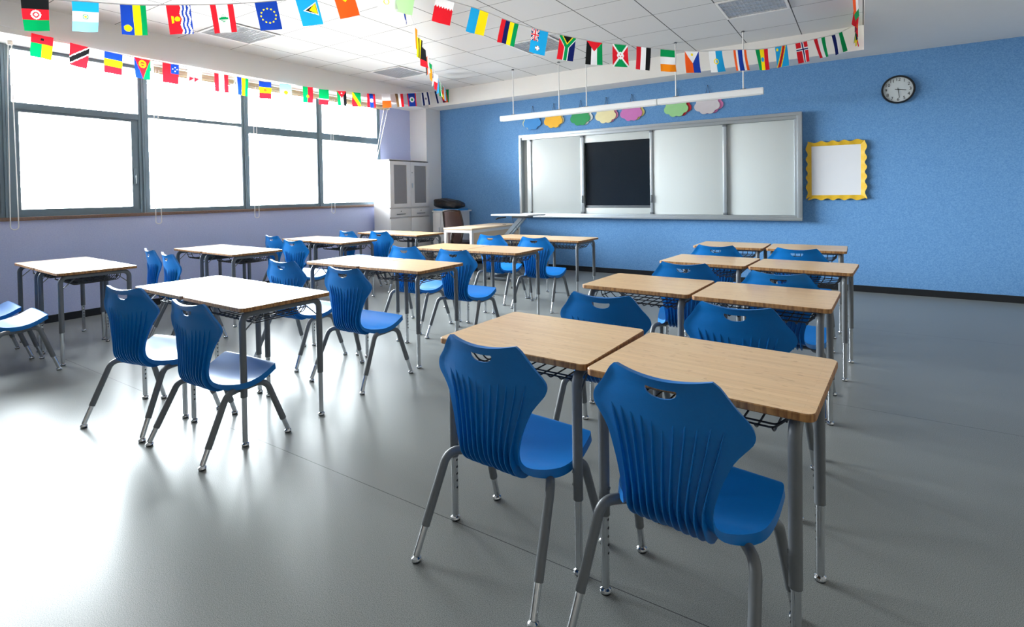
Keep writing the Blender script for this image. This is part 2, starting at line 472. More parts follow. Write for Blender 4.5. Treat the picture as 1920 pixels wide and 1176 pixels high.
c = MB().tube([(-6.72, 6.38, ZB - 0.06), (-6.74, 6.18, 1.80)], 0.005, 6).tube([(-6.72, 6.46, ZB - 0.06), (-6.74, 6.21, 1.80)], 0.005, 6).build('blind_cord', M['bead'])
tag(c, 'pair of white blind cords slanting down to the cabinet top', 'cord')

# ------------------------------------------------------------------ desks
DW, DD, DH = 0.622, 0.515, 0.695
def foot(mb_c, mb_r, x, y):
    mb_c.lathe([(0.0, 0.030), (0.007, 0.030), (0.008, 0.020), (0.017, 0.014), (0.0185, 0.009), (0.0165, 0.004)], 14, M=Matrix.Translation((x, y, 0)))
    mb_r.lathe([(0.0165, 0.004), (0.015, 0.0), (0.0, 0.0)], 14, M=Matrix.Translation((x, y, 0)))

def make_desk():
    d = empty('school_desk')
    MB().prism(rrect(-DW / 2, -DD / 2, DW / 2, DD / 2, 0.026), DH - 0.021, DH, 0, 1, 0.0025).build('desktop', [M['bamboo'], M['bamboo_edge']], d, 30)
    zr = DH - 0.021 - 0.0165
    yf, yb, lx = -0.230, 0.208, 0.263
    for sx in (-1, 1):
        x = sx * lx
        for y, s in ((yf, 1), (yb, -1)):
            pts = fillet([(x, y, 0.245), (x, y, zr), (x, y + s * 0.09, zr)], 0.055, 7)
            lg = MB().tube(pts, 0.0165, 14)
            # adjusting screws on the inner side
            for z in (0.29, 0.33):
                lg.lathe([(0.005, 0.0), (0.005, 0.003), (0.0, 0.004)], 8, M=Matrix.Translation((x - sx * 0.0155, y, z)) @ Matrix.Rotation(-sx * PI / 2, 4, 'Y'))
            lo = lg.build('leg', M['tube'], d)
            ex = MB().tube([(x, y, 0.022), (x, y, 0.30)], 0.0128, 12)
            for k in range(5):
                ex.lathe([(0.0045, 0.0), (0.0, 0.0006)], 8, 1, Matrix.Translation((x - sx * 0.0126, y, 0.232 - 0.026 * k)) @ Matrix.Rotation(-sx * PI / 2, 4, 'Y'))
            ex.build('leg_extension', [M['chrome'], M['hole']], lo)
            fc = MB(); fr = MB(); foot(fc, fr, x, y)
            g = MB(); g.lathe([(0.0, 0.030), (0.007, 0.030), (0.008, 0.020), (0.017, 0.014), (0.0185, 0.009), (0.0165, 0.004)], 14, 0, Matrix.Translation((x, y, 0)))
            g.lathe([(0.0165, 0.004), (0.015, 0.0), (0.0, 0.0)], 14, 1, Matrix.Translation((x, y, 0)))
            g.build('foot_glide', [M['chrome'], M['rubber']], lo)
            MB().tube([(x, y + s * 0.012, zr - 0.085), (x, y + s * 0.10, zr - 0.005)], 0.0035, 6).build('brace_rod', M['tube'], d)
        MB().tube([(x, yf + 0.089, zr), (x, yb - 0.089, zr)], 0.0165, 14).build('side_rail', M['tube'], d)
    for y in (-0.165, 0.150):
        MB().box(-lx, y - 0.010, zr - 0.004, lx, y + 0.010, zr + 0.0162).build('cross_bar', M['tube'], d)
    # wire book basket under the top
    w = MB(); r = 0.0030; zt = DH - 0.022; zb = 0.588
    for k in range(10):
        x = -0.198 + 0.044 * k
        w.tube(fillet([(x, 0.165, zt), (x, 0.172, zb + 0.004), (x, 0.10, zb), (x, -0.135, zb - 0.003), (x, -0.155, zb + 0.012)], 0.035, 4), r, 6)
    for y, dz in ((0.135, 0.006), (0.055, 0.006), (-0.025, 0.005), (-0.105, 0.004), (-0.150, 0.012)):
        w.tube(fillet([(-0.236, y, zt), (-0.232, y, zb + dz + 0.03), (-0.20, y, zb + dz), (0.20, y, zb + dz), (0.232, y, zb + dz + 0.03), (0.236, y, zt)], 0.03, 4), r, 6)
    for sx in (-1, 1):
        w.tube([(sx * 0.231, 0.15, zb + 0.036), (sx * 0.231, -0.15, zb + 0.036)], r, 6)
    w.build('wire_basket', M['wire'], d)
    return d

COLN = {'R': 'column furthest from windows', 'M': 'middle column', 'L': 'window-side column'}
ROWN = {1: 'row furthest from whiteboard', 2: 'third row from whiteboard', 3: 'second row from whiteboard', 4: 'row nearest whiteboard'}
SIDE = {'l': 'window-side', 'r': 'aisle-side'}
def rad(a): return a * PI / 180
DESKS = {'R1l': (-1.028, 1.775, -1.5), 'R1r': (-0.390, 1.722, -3.5), 'R2l': (-1.052, 3.060, -2.5), 'R2r': (-0.415, 3.020, -2.5),
         'R3l': (-0.985, 4.280, -3.5), 'R3r': (-0.345, 4.240, -3.5), 'R4l': (-1.062, 5.525, -0.5), 'R4r': (-0.422, 5.530, 0.5)}
for k, (x, y, a) in {'M1': (-3.140, 1.712, -1.5), 'M2': (-3.222, 3.010, 1.0), 'M3': (-3.205, 4.235, 1.5), 'M4': (-3.205, 5.530, 0.0),
                     'L1': (-5.560, 1.732, -3.0), 'L2': (-5.570, 3.035, -2.0), 'L3': (-5.555, 4.300, -3.0), 'L4': (-5.480, 5.450, -3.0)}.items():
    for s, sg in (('l', -1), ('r', 1)):
        DESKS[k + s] = (x + sg * 0.3135 * math.cos(rad(a)), y + sg * 0.3135 * math.sin(rad(a)), a)
desk0 = make_desk()
for i, (k, (x, y, a)) in enumerate(DESKS.items()):
    d = desk0 if i == 0 else dup(desk0)
    d.location = (x, y, 0); d.rotation_euler = (0, 0, rad(a))
    tag(d, 'bamboo-topped desk, %s half of its pair, %s, %s' % (SIDE[k[2]], COLN[k[0]], ROWN[int(k[1])]), 'desk', 'bamboo-topped school desks')

# ------------------------------------------------------------------ chairs
PROF = [  # y, z, half width, wing bend, edge rise
    (-0.150, 0.752, 0.130, 0.018, 0.014), (-0.1490, 0.742, 0.147, 0.020, 0.012), (-0.147, 0.723, 0.163, 0.024, 0.009),
    (-0.145, 0.697, 0.184, 0.032, 0.004), (-0.142, 0.673, 0.208, 0.037, 0.0), (-0.140, 0.655, 0.217, 0.040, 0.0),
    (-0.139, 0.640, 0.218, 0.041, 0.0), (-0.138, 0.625, 0.212, 0.040, 0.0), (-0.136, 0.600, 0.192, 0.037, 0.0), (-0.135, 0.568, 0.169, 0.031, 0.0),
    (-0.135, 0.533, 0.153, 0.025, 0.0), (-0.134, 0.498, 0.140, 0.020, 0.0), (-0.133, 0.463, 0.130, 0.016, 0.0), (-0.129, 0.430, 0.124, 0.012, 0.0),
    (-0.120, 0.401, 0.123, 0.008, 0.002), (-0.105, 0.378, 0.127, 0.004, 0.004), (-0.083, 0.361, 0.139, 0.0, 0.006), (-0.057, 0.350, 0.160, 0.0, 0.008),
    (-0.030, 0.345, 0.183, 0.0, 0.010), (0.000, 0.343, 0.202, 0.0, 0.011), (0.032, 0.346, 0.213, 0.0, 0.011), (0.075, 0.358, 0.220, 0.0, 0.009),
    (0.113, 0.377, 0.2235, 0.0, 0.006), (0.145, 0.398, 0.225, 0.0, 0.003), (0.163, 0.409, 0.223, 0.0, 0.0), (0.174, 0.413, 0.216, 0.0, -0.002), (0.181, 0.411, 0.204, 0.0, -0.003)]
def cat(p0, p1, p2, p3, t):
    return tuple(0.5 * (2 * b + (c - a) * t + (2 * a - 5 * b + 4 * c - d) * t * t + (3 * b - a - 3 * c + d) * t ** 3) for a, b, c, d in zip(p0, p1, p2, p3))
ROWS = []
for i in range(len(PROF) - 1):
    p = [PROF[max(i - 1, 0)], PROF[i], PROF[i + 1], PROF[min(i + 2, len(PROF) - 1)]]
    for t in (0.0, 0.5): ROWS.append(cat(*p, t))
ROWS.append(PROF[-1])
NR = len(ROWS); SEAM = 29; NU = 24
def spt(i, u):
    y, z, w, wb, ri = ROWS[i]
    return Vector((u * w, y + wb * u * u, z + ri * u * u))
def snorm(i, u):
    a = spt(min(i + 1, NR - 1), u) - spt(max(i - 1, 0), u)
    b = spt(i, min(u + 0.02, 1)) - spt(i, max(u - 0.02, -1))
    return -a.cross(b).normalized()                 # towards the sitter
for_i = {}
def thick(i, u):
    e = max(0.0, (abs(u) - 0.86) / 0.14); e = e * e * (3 - 2 * e)
    if i <= 3: e = max(e, 1.5 * (1 - i / 4))
    if i >= NR - 6: e = max(e, 1 - (NR - 1 - i) / 6)
    seat = min(1, max(0, (i - 28) / 8))
    return 0.006 + e * (0.007 + 0.015 * seat)
def us():
    o = [-1 + 2 * k / NU for k in range(NU + 1)]
    return [-1, -0.97] + o[1:-1] + [0.97, 1]
def shell(i0, i1):
    U = us(); n = len(U); m = MB()
    V = []
    for i in range(i0, i1 + 1):
        for u in U: V.append(spt(i, u))
    o = len(V)
    for i in range(i0, i1 + 1):
        for u in U:
            V.append(spt(i, u) - snorm(i, u) * thick(i, u))
    F = []; R = i1 - i0
    for r in range(R):
        for k in range(n - 1):
            F.append([r * n + k, r * n + k + 1, (r + 1) * n + k + 1, (r + 1) * n + k])
            F.append([o + r * n + k, o + (r + 1) * n + k, o + (r + 1) * n + k + 1, o + r * n + k + 1])
        F.append([r * n, (r + 1) * n, o + (r + 1) * n, o + r * n])
        F.append([r * n + n - 1, o + r * n + n - 1, o + (r + 1) * n + n - 1, (r + 1) * n + n - 1])
    for k in range(n - 1):
        F.append([k, o + k, o + k + 1, k + 1])
        F.append([R * n + k, R * n + k + 1, o + R * n + k + 1, o + R * n + k])
    m.add(V, F, 0, True)
    return m
def chair_meshes():
    # backrest with the hand slot cut out
    b = shell(0, SEAM).build('backrest', M['blue'], None, 50)
    hole = []
    zt, hw, hh = 0.727, 0.044, 0.024
    for k in range(13):
        a = PI * k / 12
        hole.append((-hw * math.cos(a), zt - 0.004 - hh * math.sin(a) ** 0.8))
    hole += [(hw - 0.003, zt), (hw * 0.6, zt - 0.002), (0, zt - 0.003), (-hw * 0.6, zt - 0.002), (-hw + 0.003, zt)]
    Mx = Matrix(((1, 0, 0, 0), (0, 0, -1, -0.05), (0, 1, 0, 0), (0, 0, 0, 1)))
    cut = MB().prism(hole, 0.0, 0.2, M=Mx).build('cutter', M['blue'])
    md = b.modifiers.new('cut', 'BOOLEAN'); md.operation = 'DIFFERENCE'; md.object = cut; md.solver = 'EXACT'
    dg = bpy.context.evaluated_depsgraph_get()
    me = bpy.data.meshes.new_from_object(b.evaluated_get(dg))
    bpy.data.objects.remove(cut); old = b.data; b.modifiers.clear(); b.data = me
    # fan of ribs on the rear side, standing proud where the shell curves under
    depth = {0.62: 0.0}
    ribs = MB()
    D = [(10, 0.003), (16, 0.006), (20, 0.008), (22, 0.010), (24, 0.012), (26, 0.016), (28, 0.022), (30, 0.028), (32, 0.031), (34, 0.029), (36, 0.023), (38, 0.015), (40, 0.006), (41, 0.0)]
    def dep(i):
        for (a, da), (c, dc) in zip(D, D[1:]):
            if a <= i <= c: return da + (dc - da) * (i - a) / (c - a)
        return 0.0
    for q in range(11):
        u0 = -0.84 + 1.68 * q / 10
        start = 15 if q == 5 else 13 - round(3 * abs(u0) ** 1.5)
        V = []; F = []
        for i in range(start, 42):
            w = ROWS[i][2]
            zz = max(0.0, (ROWS[i][1] - 0.43) / 0.21)
            u = u0 * (0.120 + 0.060 * zz ** 1.15) / w if i <= SEAM - 1 else u0 * ROWS[SEAM - 1][2] / w
            p = spt(i, u); n = snorm(i, u)
            d = min(dep(i) + 0.0006, 0.0013 * (i - start)) if i < 40 else dep(i)
            base = p - n * (thick(i, u) * 0.5)
            out = p - n * (thick(i, u) + d)
            h = 0.0022
            V += [base + Vector((-h * 1.6, 0, 0)), out + Vector((-h * 0.8, 0, 0)), out + Vector((h * 0.8, 0, 0)), base + Vector((h * 1.6, 0, 0))]
        for r in range(41 - start):
            for k in range(3):
                F.append([4 * r + k, 4 * r + k + 1, 4 * r + k + 5, 4 * r + k + 4])
        F.append([0, 3, 2, 1]); L = 4 * (41 - start); F.append([L, L + 1, L + 2, L + 3])
        ribs.add(V, F, 0, True)
    ro = ribs.build('ribs', M['blue'])
    bm = bmesh.new(); bm.from_mesh(me); bm.from_mesh(ro.data)
    me2 = bpy.data.meshes.new('backrest'); bm.to_mesh(me2); bm.free()
    me2.materials.clear(); me2.materials.append(M['blue'])
    for p in me2.polygons: p.use_smooth = True; p.material_index = 0
    me2.set_sharp_from_angle(angle=math.radians(40))
    bpy.data.objects.remove(ro); b.data = me2
    s = shell(SEAM, NR - 1).build('seat', M['blue'], None, 60)
    return b, s

def make_chair(dz=0.0, parts=None):
    c = empty('school_chair')
    b, s = parts
    for o in (b, s):
        q = o if dz == 0 else o.copy()
        if dz != 0: COL.objects.link(q)
        q.parent = c; q.location = (0, 0, dz)
    for (yt, zt, fy) in ((-0.085, 0.327, -0.222), (0.118, 0.342, 0.222)):
        zt += dz
        for sx in (-1, 1):
            F = Vector((sx * 0.238, fy, 0.02)); C = Vector((sx * 0.214, yt, zt))
            gz = 0.105 + dz * 0.7
            t = (gz - C.z) / (F.z - C.z); Gp = C.lerp(F, t)
            lo = MB().tube(fillet([(sx * 0.160, yt + (0.085 if yt < 0 else -0.075), 0.316 + dz), C, Gp], 0.05, 8), 0.0152, 14).build('leg', M['tube'], c)
            MB().tube([C.lerp(F, t - 0.12), F], 0.0118, 12).build('leg_extension', M['chrome'], lo)
            g = MB()
            T = Matrix.Translation((F.x, F.y, 0))
            g.lathe([(0.0, 0.032), (0.0075, 0.030), (0.0085, 0.020), (0.0165, 0.014), (0.018, 0.009), (0.016, 0.004)], 14, 0, T)
            g.lathe([(0.016, 0.004), (0.0145, 0.0), (0.0, 0.0)], 14, 1, T)
            g.build('foot_glide', [M['chrome'], M['rubber']], lo)
    u = MB()
    for sx in (-1, 1):
        u.tube([(sx * 0.160, -0.004, 0.316 + dz), (sx * 0.160, 0.048, 0.316 + dz)], 0.0152, 12)
        u.box(sx * 0.150 - 0.020, 0.0, 0.318 + dz, sx * 0.150 + 0.014, 0.04, 0.342 + dz)
    u.tube([(-0.155, 0.022, 0.316 + dz), (0.155, 0.022, 0.316 + dz)], 0.010, 10)
    u.build('under_frame', M['tube'], c)
    return c

CHAIRS = {'R1r': (-0.424, 1.505, -6), 'R1l': (-1.014, 1.512, -3), 'R2l': (-1.015, 2.415, 3), 'R2r': (-0.428, 2.455, -3), 'R3l': (-0.980, 3.640, 4), 'R3r': (-0.392, 3.470, -2),
          'R4l': (-1.045, 4.850, 3), 'R4r': (-0.432, 4.850, 1), 'M1l': (-3.350, 1.388, 11), 'M1r': (-2.760, 1.445, 2), 'M2l': (-3.590, 2.500, 3), 'M2r': (-2.848, 2.452, 2),
          'M3l': (-3.510, 3.680, 2), 'M3r': (-2.890, 3.630, 2), 'M4l': (-3.520, 5.060, -2), 'M4r': (-2.900, 4.970, 2),
          'L1l': (-5.690, 1.205, -4), 'L1r': (-5.150, 1.215, -4), 'L2l': (-5.500, 2.430, -9), 'L2r': (-4.960, 2.340, -8),
          'L3l': (-5.950, 3.940, -5), 'L3r': (-5.150, 3.660, 2), 'L4l': (-5.700, 4.850, -5), 'L4r': (-5.220, 4.960, 2)}
LOWC = ('M1r',)
bk, st = chair_meshes()
chair0 = make_chair(0.0, (bk, st))
chair1 = make_chair(-0.035, (bk, st))
n0 = n1 = 0
for k, (x, y, a) in CHAIRS.items():
    if k in LOWC:
        c = chair1 if n1 == 0 else dup(chair1); n1 += 1
    else:
        c = chair0 if n0 == 0 else dup(chair0); n0 += 1
    c.location = (x, y, 0); c.rotation_euler = (0, 0, rad(a))
    tag(c, 'blue ribbed plastic chair at the %s desk, %s, %s' % (SIDE[k[2]], COLN[k[0]], ROWN[int(k[1])]), 'chair', 'blue ribbed school chairs')

# ------------------------------------------------------------------ whiteboard on the front wall
wb = empty('sliding_whiteboard', (-2.655, WY, 0.83))
tag(wb, 'long sliding whiteboard with a dark display screen set in it, on the blue wall', 'whiteboard')
def WBX(x): return x + 2.655
def wbox(mb, x0, y0, z0, x1, y1, z1, mi=0, bev=0.0):
    return mb.box(WBX(x0), y0 - WY, z0 - 0.83, WBX(x1), y1 - WY, z1 - 0.83, mi, bev)
f = MB()
wbox(f, -4.70, 7.40, 2.125, -0.612, 7.508, 2.168, 0, 0.004); wbox(f, -4.68, 7.415, 2.085, -0.63, 7.508, 2.13, 0, 0.004)
wbox(f, -4.70, 7.385, 0.83, -0.612, 7.508, 0.868, 0, 0.004); wbox(f, -4.68, 7.405, 0.862, -0.63, 7.508, 0.895, 0, 0.004)
wbox(f, -4.70, 7.402, 0.866, -4.655, 7.506, 2.127, 0, 0.003); wbox(f, -0.668, 7.402, 0.866, -0.612, 7.506, 2.127, 0, 0.003)
wbox(f, -0.70, 7.43, 0.89, -0.665, 7.508, 2.09, 0, 0.002)
f.build('frame', M['alu'], wb)
f = MB(); wbox(f, -4.66, 7.492, 0.89, -0.66, 7.504, 2.09); f.build('backing_panel', M['board'], wb)
for x0, x1, yy in ((-4.565, -3.575, 7.435), (-2.50, -1.51, 7.435), (-1.51, -0.70, 7.455)):
    p = MB(); wbox(p, x0, yy, 0.897, x1, yy + 0.018, 2.083, 0, 0.002); p.build('board_panel', M['board'], wb)
for x0, x1, hz in ((-4.50, -4.48, 0), (-3.600, -3.545, 1), (-2.516, -2.478, 1), (-1.532, -1.488, 0)):
    p = MB(); wbox(p, x0, 7.42, 0.897, x1, 7.458, 2.083, 0, 0.003); ro = p.build('vertical_rail', M['alu'], wb)
    if hz:
        h = MB(); wbox(h, (x0 + x1) / 2 - 0.012, 7.406, 1.06, (x0 + x1) / 2 + 0.012, 7.422, 1.17, 0, 0.003); h.build('grip', M['alu_dark'], ro)
    for z in (0.897, 2.056):
        e = MB(); wbox(e, x0 - 0.004, 7.416, z, x1 + 0.004, 7.46, z + 0.027, 0, 0.003); e.build('end_cap', M['alu_dark'], ro)
f = MB(); wbox(f, -3.545, 7.478, 1.02, -2.516, 7.49, 1.972); f.build('display_screen', M['screen'], wb)
f = MB(); wbox(f, -3.545, 7.44, 1.972, -2.516, 7.49, 2.083, 0, 0.003); f.build('white_cover_strip', M['board'], wb)
f = MB(); wbox(f, -3.545, 7.44, 0.897, -2.516, 7.49, 0.985, 0, 0.003); f.build('white_cover_strip', M['board'], wb)
f = MB(); wbox(f, -3.545, 7.45, 0.985, -2.516, 7.49, 1.02, 0, 0.003); f.build('display_bezel', M['alu_dark'], wb)

# ------------------------------------------------------------------ wall clock
ck = empty('wall_clock', (0.343, WY, 2.331))
tag(ck, 'round white wall clock with black rim and black numerals on the blue wall', 'clock')
Rx = Matrix.Rotation(PI / 2, 4, 'X')     # local z -> -y (out of the wall)
MB().lathe([(0.150, 0.0), (0.158, 0.006), (0.158, 0.034), (0.152, 0.042), (0.143, 0.040), (0.138, 0.026)], 48, 0, Rx).build('rim', M['black'], ck)
MB().lathe([(0.0, 0.020), (0.142, 0.020), (0.142, 0.004), (0.0, 0.004)], 48, 0, Rx).build('dial', M['clockface'], ck, 20)
for h in range(1, 13):
    cu = bpy.data.curves.new('numeral', 'FONT'); cu.body = str(h); cu.size = 0.05; cu.align_x = 'CENTER'; cu.align_y = 'CENTER'; cu.extrude = 0.0004
    to = bpy.data.objects.new('numeral', cu); COL.objects.link(to)
    me = bpy.data.meshes.new_from_object(to.evaluated_get(bpy.context.evaluated_depsgraph_get()))
    a = PI / 2 - h * PI / 6
    me.transform(Matrix.Translation((0.112 * math.cos(a), -0.0208, 0.112 * math.sin(a))) @ Matrix.Rotation(PI / 2, 4, 'X'))
    bpy.data.objects.remove(to); me.name = 'numeral'
    me.materials.clear(); me.materials.append(M['ink'])
    link(bpy.data.objects.new('numeral', me), ck)
def hand(name, ang, l, tail, w, y):
    T = Matrix.Translation((0, y, 0)) @ Matrix.Rotation(ang, 4, 'Y')
    MB().prism([(-w, -tail), (w, -tail), (w * 0.8, l), (-w * 0.8, l)], 0, 0.0015, M=T @ Matrix.Rotation(PI / 2, 4, 'X')).build(name, M['black'], ck)
hand('hour_hand', rad(3.35 * 30), 0.075, 0.03, 0.0036, -0.0225)
hand('minute_hand', rad(28.8 * 6), 0.094, 0.02, 0.0026, -0.0245)
MB().lathe([(0.0, 0.028), (0.006, 0.028), (0.006, 0.02)], 16, 0, Rx).build('hub', M['black'], ck)

# ------------------------------------------------------------------ yellow framed notice
nb = empty('notice_board', (-0.266, WY, 1.44))
tag(nb, 'square white paper notice in a wavy yellow foam border, right of the whiteboard', 'notice board')
MB().box(-0.258, -0.016, -0.300, 0.256, -0.004, 0.302).build('paper', M['paper'], nb)
def wavy(ax, sgn):
    m = MB(); V = []; F = []; n = 60
    lo, hi = (-0.262, 0.262) if ax == 'h' else (-0.306, 0.306)
    inn = 0.298 if ax == 'h' else 0.253
    amp, waves = 0.011, (4.5 if ax == 'h' else 5.5)
    for k in range(n + 1):
        t = k / n; s = lo + (hi - lo) * t
        fl = 1 + 0.13 * abs(2 * t - 1) ** 3
        so = s * fl
        o = inn + 0.050 + amp * math.cos(2 * PI * waves * t)
        for (a, b, y) in ((s, inn, -0.018), (so, o, -0.036), (so, o, -0.031), (s, inn, -0.013)):
            p = (a, y, sgn * b) if ax == 'h' else (sgn * b, y, a)
            V.append(p)
    for k in range(n):
        for j in range(4):
            j2 = (j + 1) % 4
            F.append([4 * k + j, 4 * k + j2, 4 * k + 4 + j2, 4 * k + 4 + j])
    F.append([0, 1, 2, 3]); F.append([4 * n, 4 * n + 3, 4 * n + 2, 4 * n + 1])
    m.add(V, F); return m
for ax, sg in (('h', 1), ('h', -1), ('v', 1), ('v', -1)):
    wavy(ax, sg).build('border_strip', M['yellow_foam'], nb)

# ------------------------------------------------------------------ foam clouds on strings
def cloud_outline(w, h):
    C = [(-0.34, -0.06, 0.20), (-0.12, -0.20, 0.20), (0.14, -0.20, 0.20), (0.35, -0.06, 0.19), (0.24, 0.14, 0.22), (0.0, 0.22, 0.26), (-0.24, 0.13, 0.22)]
    o = []
    for k in range(96):
        a = 2 * PI * k / 96; d = Vector((math.cos(a), math.sin(a))); best = 0
        for cx, cy, r in C:
            b = d.x * cx + d.y * cy; q = b * b - (cx * cx + cy * cy - r * r)
            if q > 0: best = max(best, b + math.sqrt(q))
        o.append((d.x * best * w, d.y * best * h * 1.15))
    return o
CL = [(-4.490, (20, 130, 205), (236, 226, 150), -0.02, 'blue', 'cream'), (-4.100, (240, 180, 10), (244, 238, 200), 0.02, 'orange yellow', 'cream'), (-3.630, (16, 150, 84), (236, 240, 236), 0.04, 'dark green', 'white'),
      (-3.210, (236, 226, 176), (226, 140, 180), 0.03, 'cream', 'pink'), (-2.810, (206, 120, 190), (238, 222, 130), 0.03, 'mauve pink', 'yellow'), (-2.160, (158, 216, 150), (206, 36, 50), 0.04, 'pale green', 'red'), (-1.745, (214, 208, 214), (226, 130, 190), 0.04, 'off-white', 'pink')]
for x, c1, c2, off, n1_, n2_ in CL:
    cl = empty('cloud_decoration', (x, WY, 2.375))
    tag(cl, '%s foam cloud with %s backing hung on a string, above whiteboard' % (n1_, n2_), 'cloud decoration', 'foam clouds hung above the whiteboard')
    T = Matrix.Translation((0, -0.018, 0)) @ Matrix.Rotation(PI / 2, 4, 'X')
    T2 = Matrix.Translation((off, -0.006, 0.008)) @ Matrix.Rotation(PI / 2, 4, 'X')
    MB().prism(cloud_outline(0.31, 0.27), 0, 0.006, ch=0.001, M=T).build('front_cloud', mat('foam_' + n1_.replace(' ', '_'), c1, 0.5, nscale=18, namt=0.06), cl, 20)
    MB().prism(cloud_outline(0.31, 0.27), 0, 0.005, ch=0.001, M=T2).build('backing_cloud', mat('backing_' + n2_.replace(' ', '_') + '_' + n1_.replace(' ', '_'), c2, 0.6, nscale=18, namt=0.06), cl, 20)
    MB().tube([(-0.03, -0.013, 0.10), (0.01, -0.010, 0.255), (0.05, -0.013, 0.10)], 0.0028, 5).build('hanging_string', mat('brown_twine', (92, 66, 58), 0.9), cl)
    MB().lathe([(0.0, 0.022), (0.006, 0.02), (0.006, 0.016), (0.002, 0.014), (0.002, 0.0)], 8, 0, Matrix.Translation((0.01, 0, 0.256)) @ Rx).build('nail', M['black'], cl)

# ------------------------------------------------------------------ suspended board lights
def bar_light(x0, x1, rods, label):
    b = empty('suspended_bar_light', ((x0 + x1) / 2, 6.57, 2.33))
    tag(b, label, 'light', 'white bar lights hung before the whiteboard')
    h = (x1 - x0) / 2; cx = (x0 + x1) / 2
    prof = [(-0.036, 0.022), (-0.030, -0.030), (-0.018, -0.040), (0.018, -0.040), (0.030, -0.030), (0.036, 0.022), (0.026, 0.036), (-0.026, 0.036)]
    Mx = Matrix(((0, 0, 1, -h), (1, 0, 0, 0), (0, 1, 0, 0), (0, 0, 0, 1)))
    MB().prism(prof, 0, 2 * h, M=Mx, ch=0.001).build('housing', M['whitepl'], b)
    MB().box(-h + 0.03, -0.016, -0.043, h - 0.03, 0.016, -0.0385).build('diffuser', M['lampwhite'], b)
    for x in rods:
        r = MB().tube([(x - cx, 0, 0.036), (x - cx, 0, ZC - 2.33)], 0.0075, 8).build('suspension_rod', M['whitepl'], b)
        MB().box(x - cx - 0.03, -0.015, 0.034, x - cx + 0.03, 0.015, 0.046).lathe([(0.018, 0.0), (0.018, -0.012), (0.0, -0.014)], 14, 0, Matrix.Translation((x - cx, 0, ZC - 2.33))).build('clip', M['alu_dark'], r)
bar_light(-4.475, -2.125, (-4.255, -3.50, -3.085), 'longer white bar light on three rods, on the window side')
bar_light(-2.115, -0.92, (-1.895, -1.13), 'shorter white bar light on two rods, nearer the clock')

# ------------------------------------------------------------------ recessed ceiling lights
LOUV = {}
def ceil_light(i, j, label):
    x0, y0 = GX + 0.6 * i, GY + 0.6 * j
    l = empty('ceiling_light', (x0 + 0.3, y0 + 0.3, ZC))
    tag(l, label, 'ceiling light', 'square louvred ceiling lights')
    f = MB(); a, w = 0.296, 0.022
    f.box(-a, -a, -0.012, a, -a + w, 0.0); f.box(-a, a - w, -0.012, a, a, 0.0)
    f.box(-a, -a + w, -0.012, -a + w, a - w, 0.0); f.box(a - w, -a + w, -0.012, a, a - w, 0.0)
    f.build('trim_frame', M['lampwhite'], l)
    if 'me' not in LOUV:
        g = MB(); n = 17
        g.box(-a + w, -a + w, -0.0012, a - w, a - w, -0.0004, 1)
        for k in range(n):
            x = -a + w + (2 * (a - w)) * (k + 0.5) / n
            g.box(x - 0.0018, -a + w, -0.007, x + 0.0018, a - w, -0.001, 0)
        for k in range(5):
            y = -a + w + (2 * (a - w)) * (k + 0.5) / 5
            g.box(-a + w, y - 0.0018, -0.007, a - w, y + 0.0018, -0.001, 0)
        o = g.build('louvre', [M['louvre'], M['louvre']], l); LOUV['me'] = o.data
    else:
        link(bpy.data.objects.new('louvre', LOUV['me']), l)
ceil_light(-3, -1, 'square louvred ceiling light near the window bulkhead, behind the ringed stars flag')
ceil_light(-3, 3, 'square louvred ceiling light nearest the white cabinet corner')
ceil_light(1, 3, 'square louvred ceiling light above the middle desks, partly behind flags')
ceil_light(5, 3, 'square louvred ceiling light above the desks furthest from the windows')

# ------------------------------------------------------------------ flag garlands
FC = {'r': (222, 30, 44), 'w': (240, 240, 242), 'b': (22, 60, 160), 'g': (0, 146, 80), 'y': (250, 222, 20), 'k': (22, 24, 26), 'o': (250, 140, 20), 'c': (30, 160, 220),
      'n': (18, 30, 96), 'O': (246, 92, 30), 's': (140, 205, 240), 'G': (186, 232, 170), 'm': (120, 24, 60), 'B': (120, 92, 60), 'x': (196, 26, 40)}
FM = {k: mat('flag_cloth_' + n, FC[k], 0.8, nscale=120, namt=0.04, transl=0.5) for k, n in
      dict(r='red', w='white', b='blue', g='green', y='yellow', k='black', o='orange', c='sky_blue', n='navy', O='vermilion', s='pale_blue', G='pale_green', m='maroon', B='brown', x='crimson').items()}
FKEYS = list(FC)
def H(*c): return lambda u, v: c[min(int(v * len(c)), len(c) - 1)]
def Vv(*c): return lambda u, v: c[min(int(u * len(c)), len(c) - 1)]
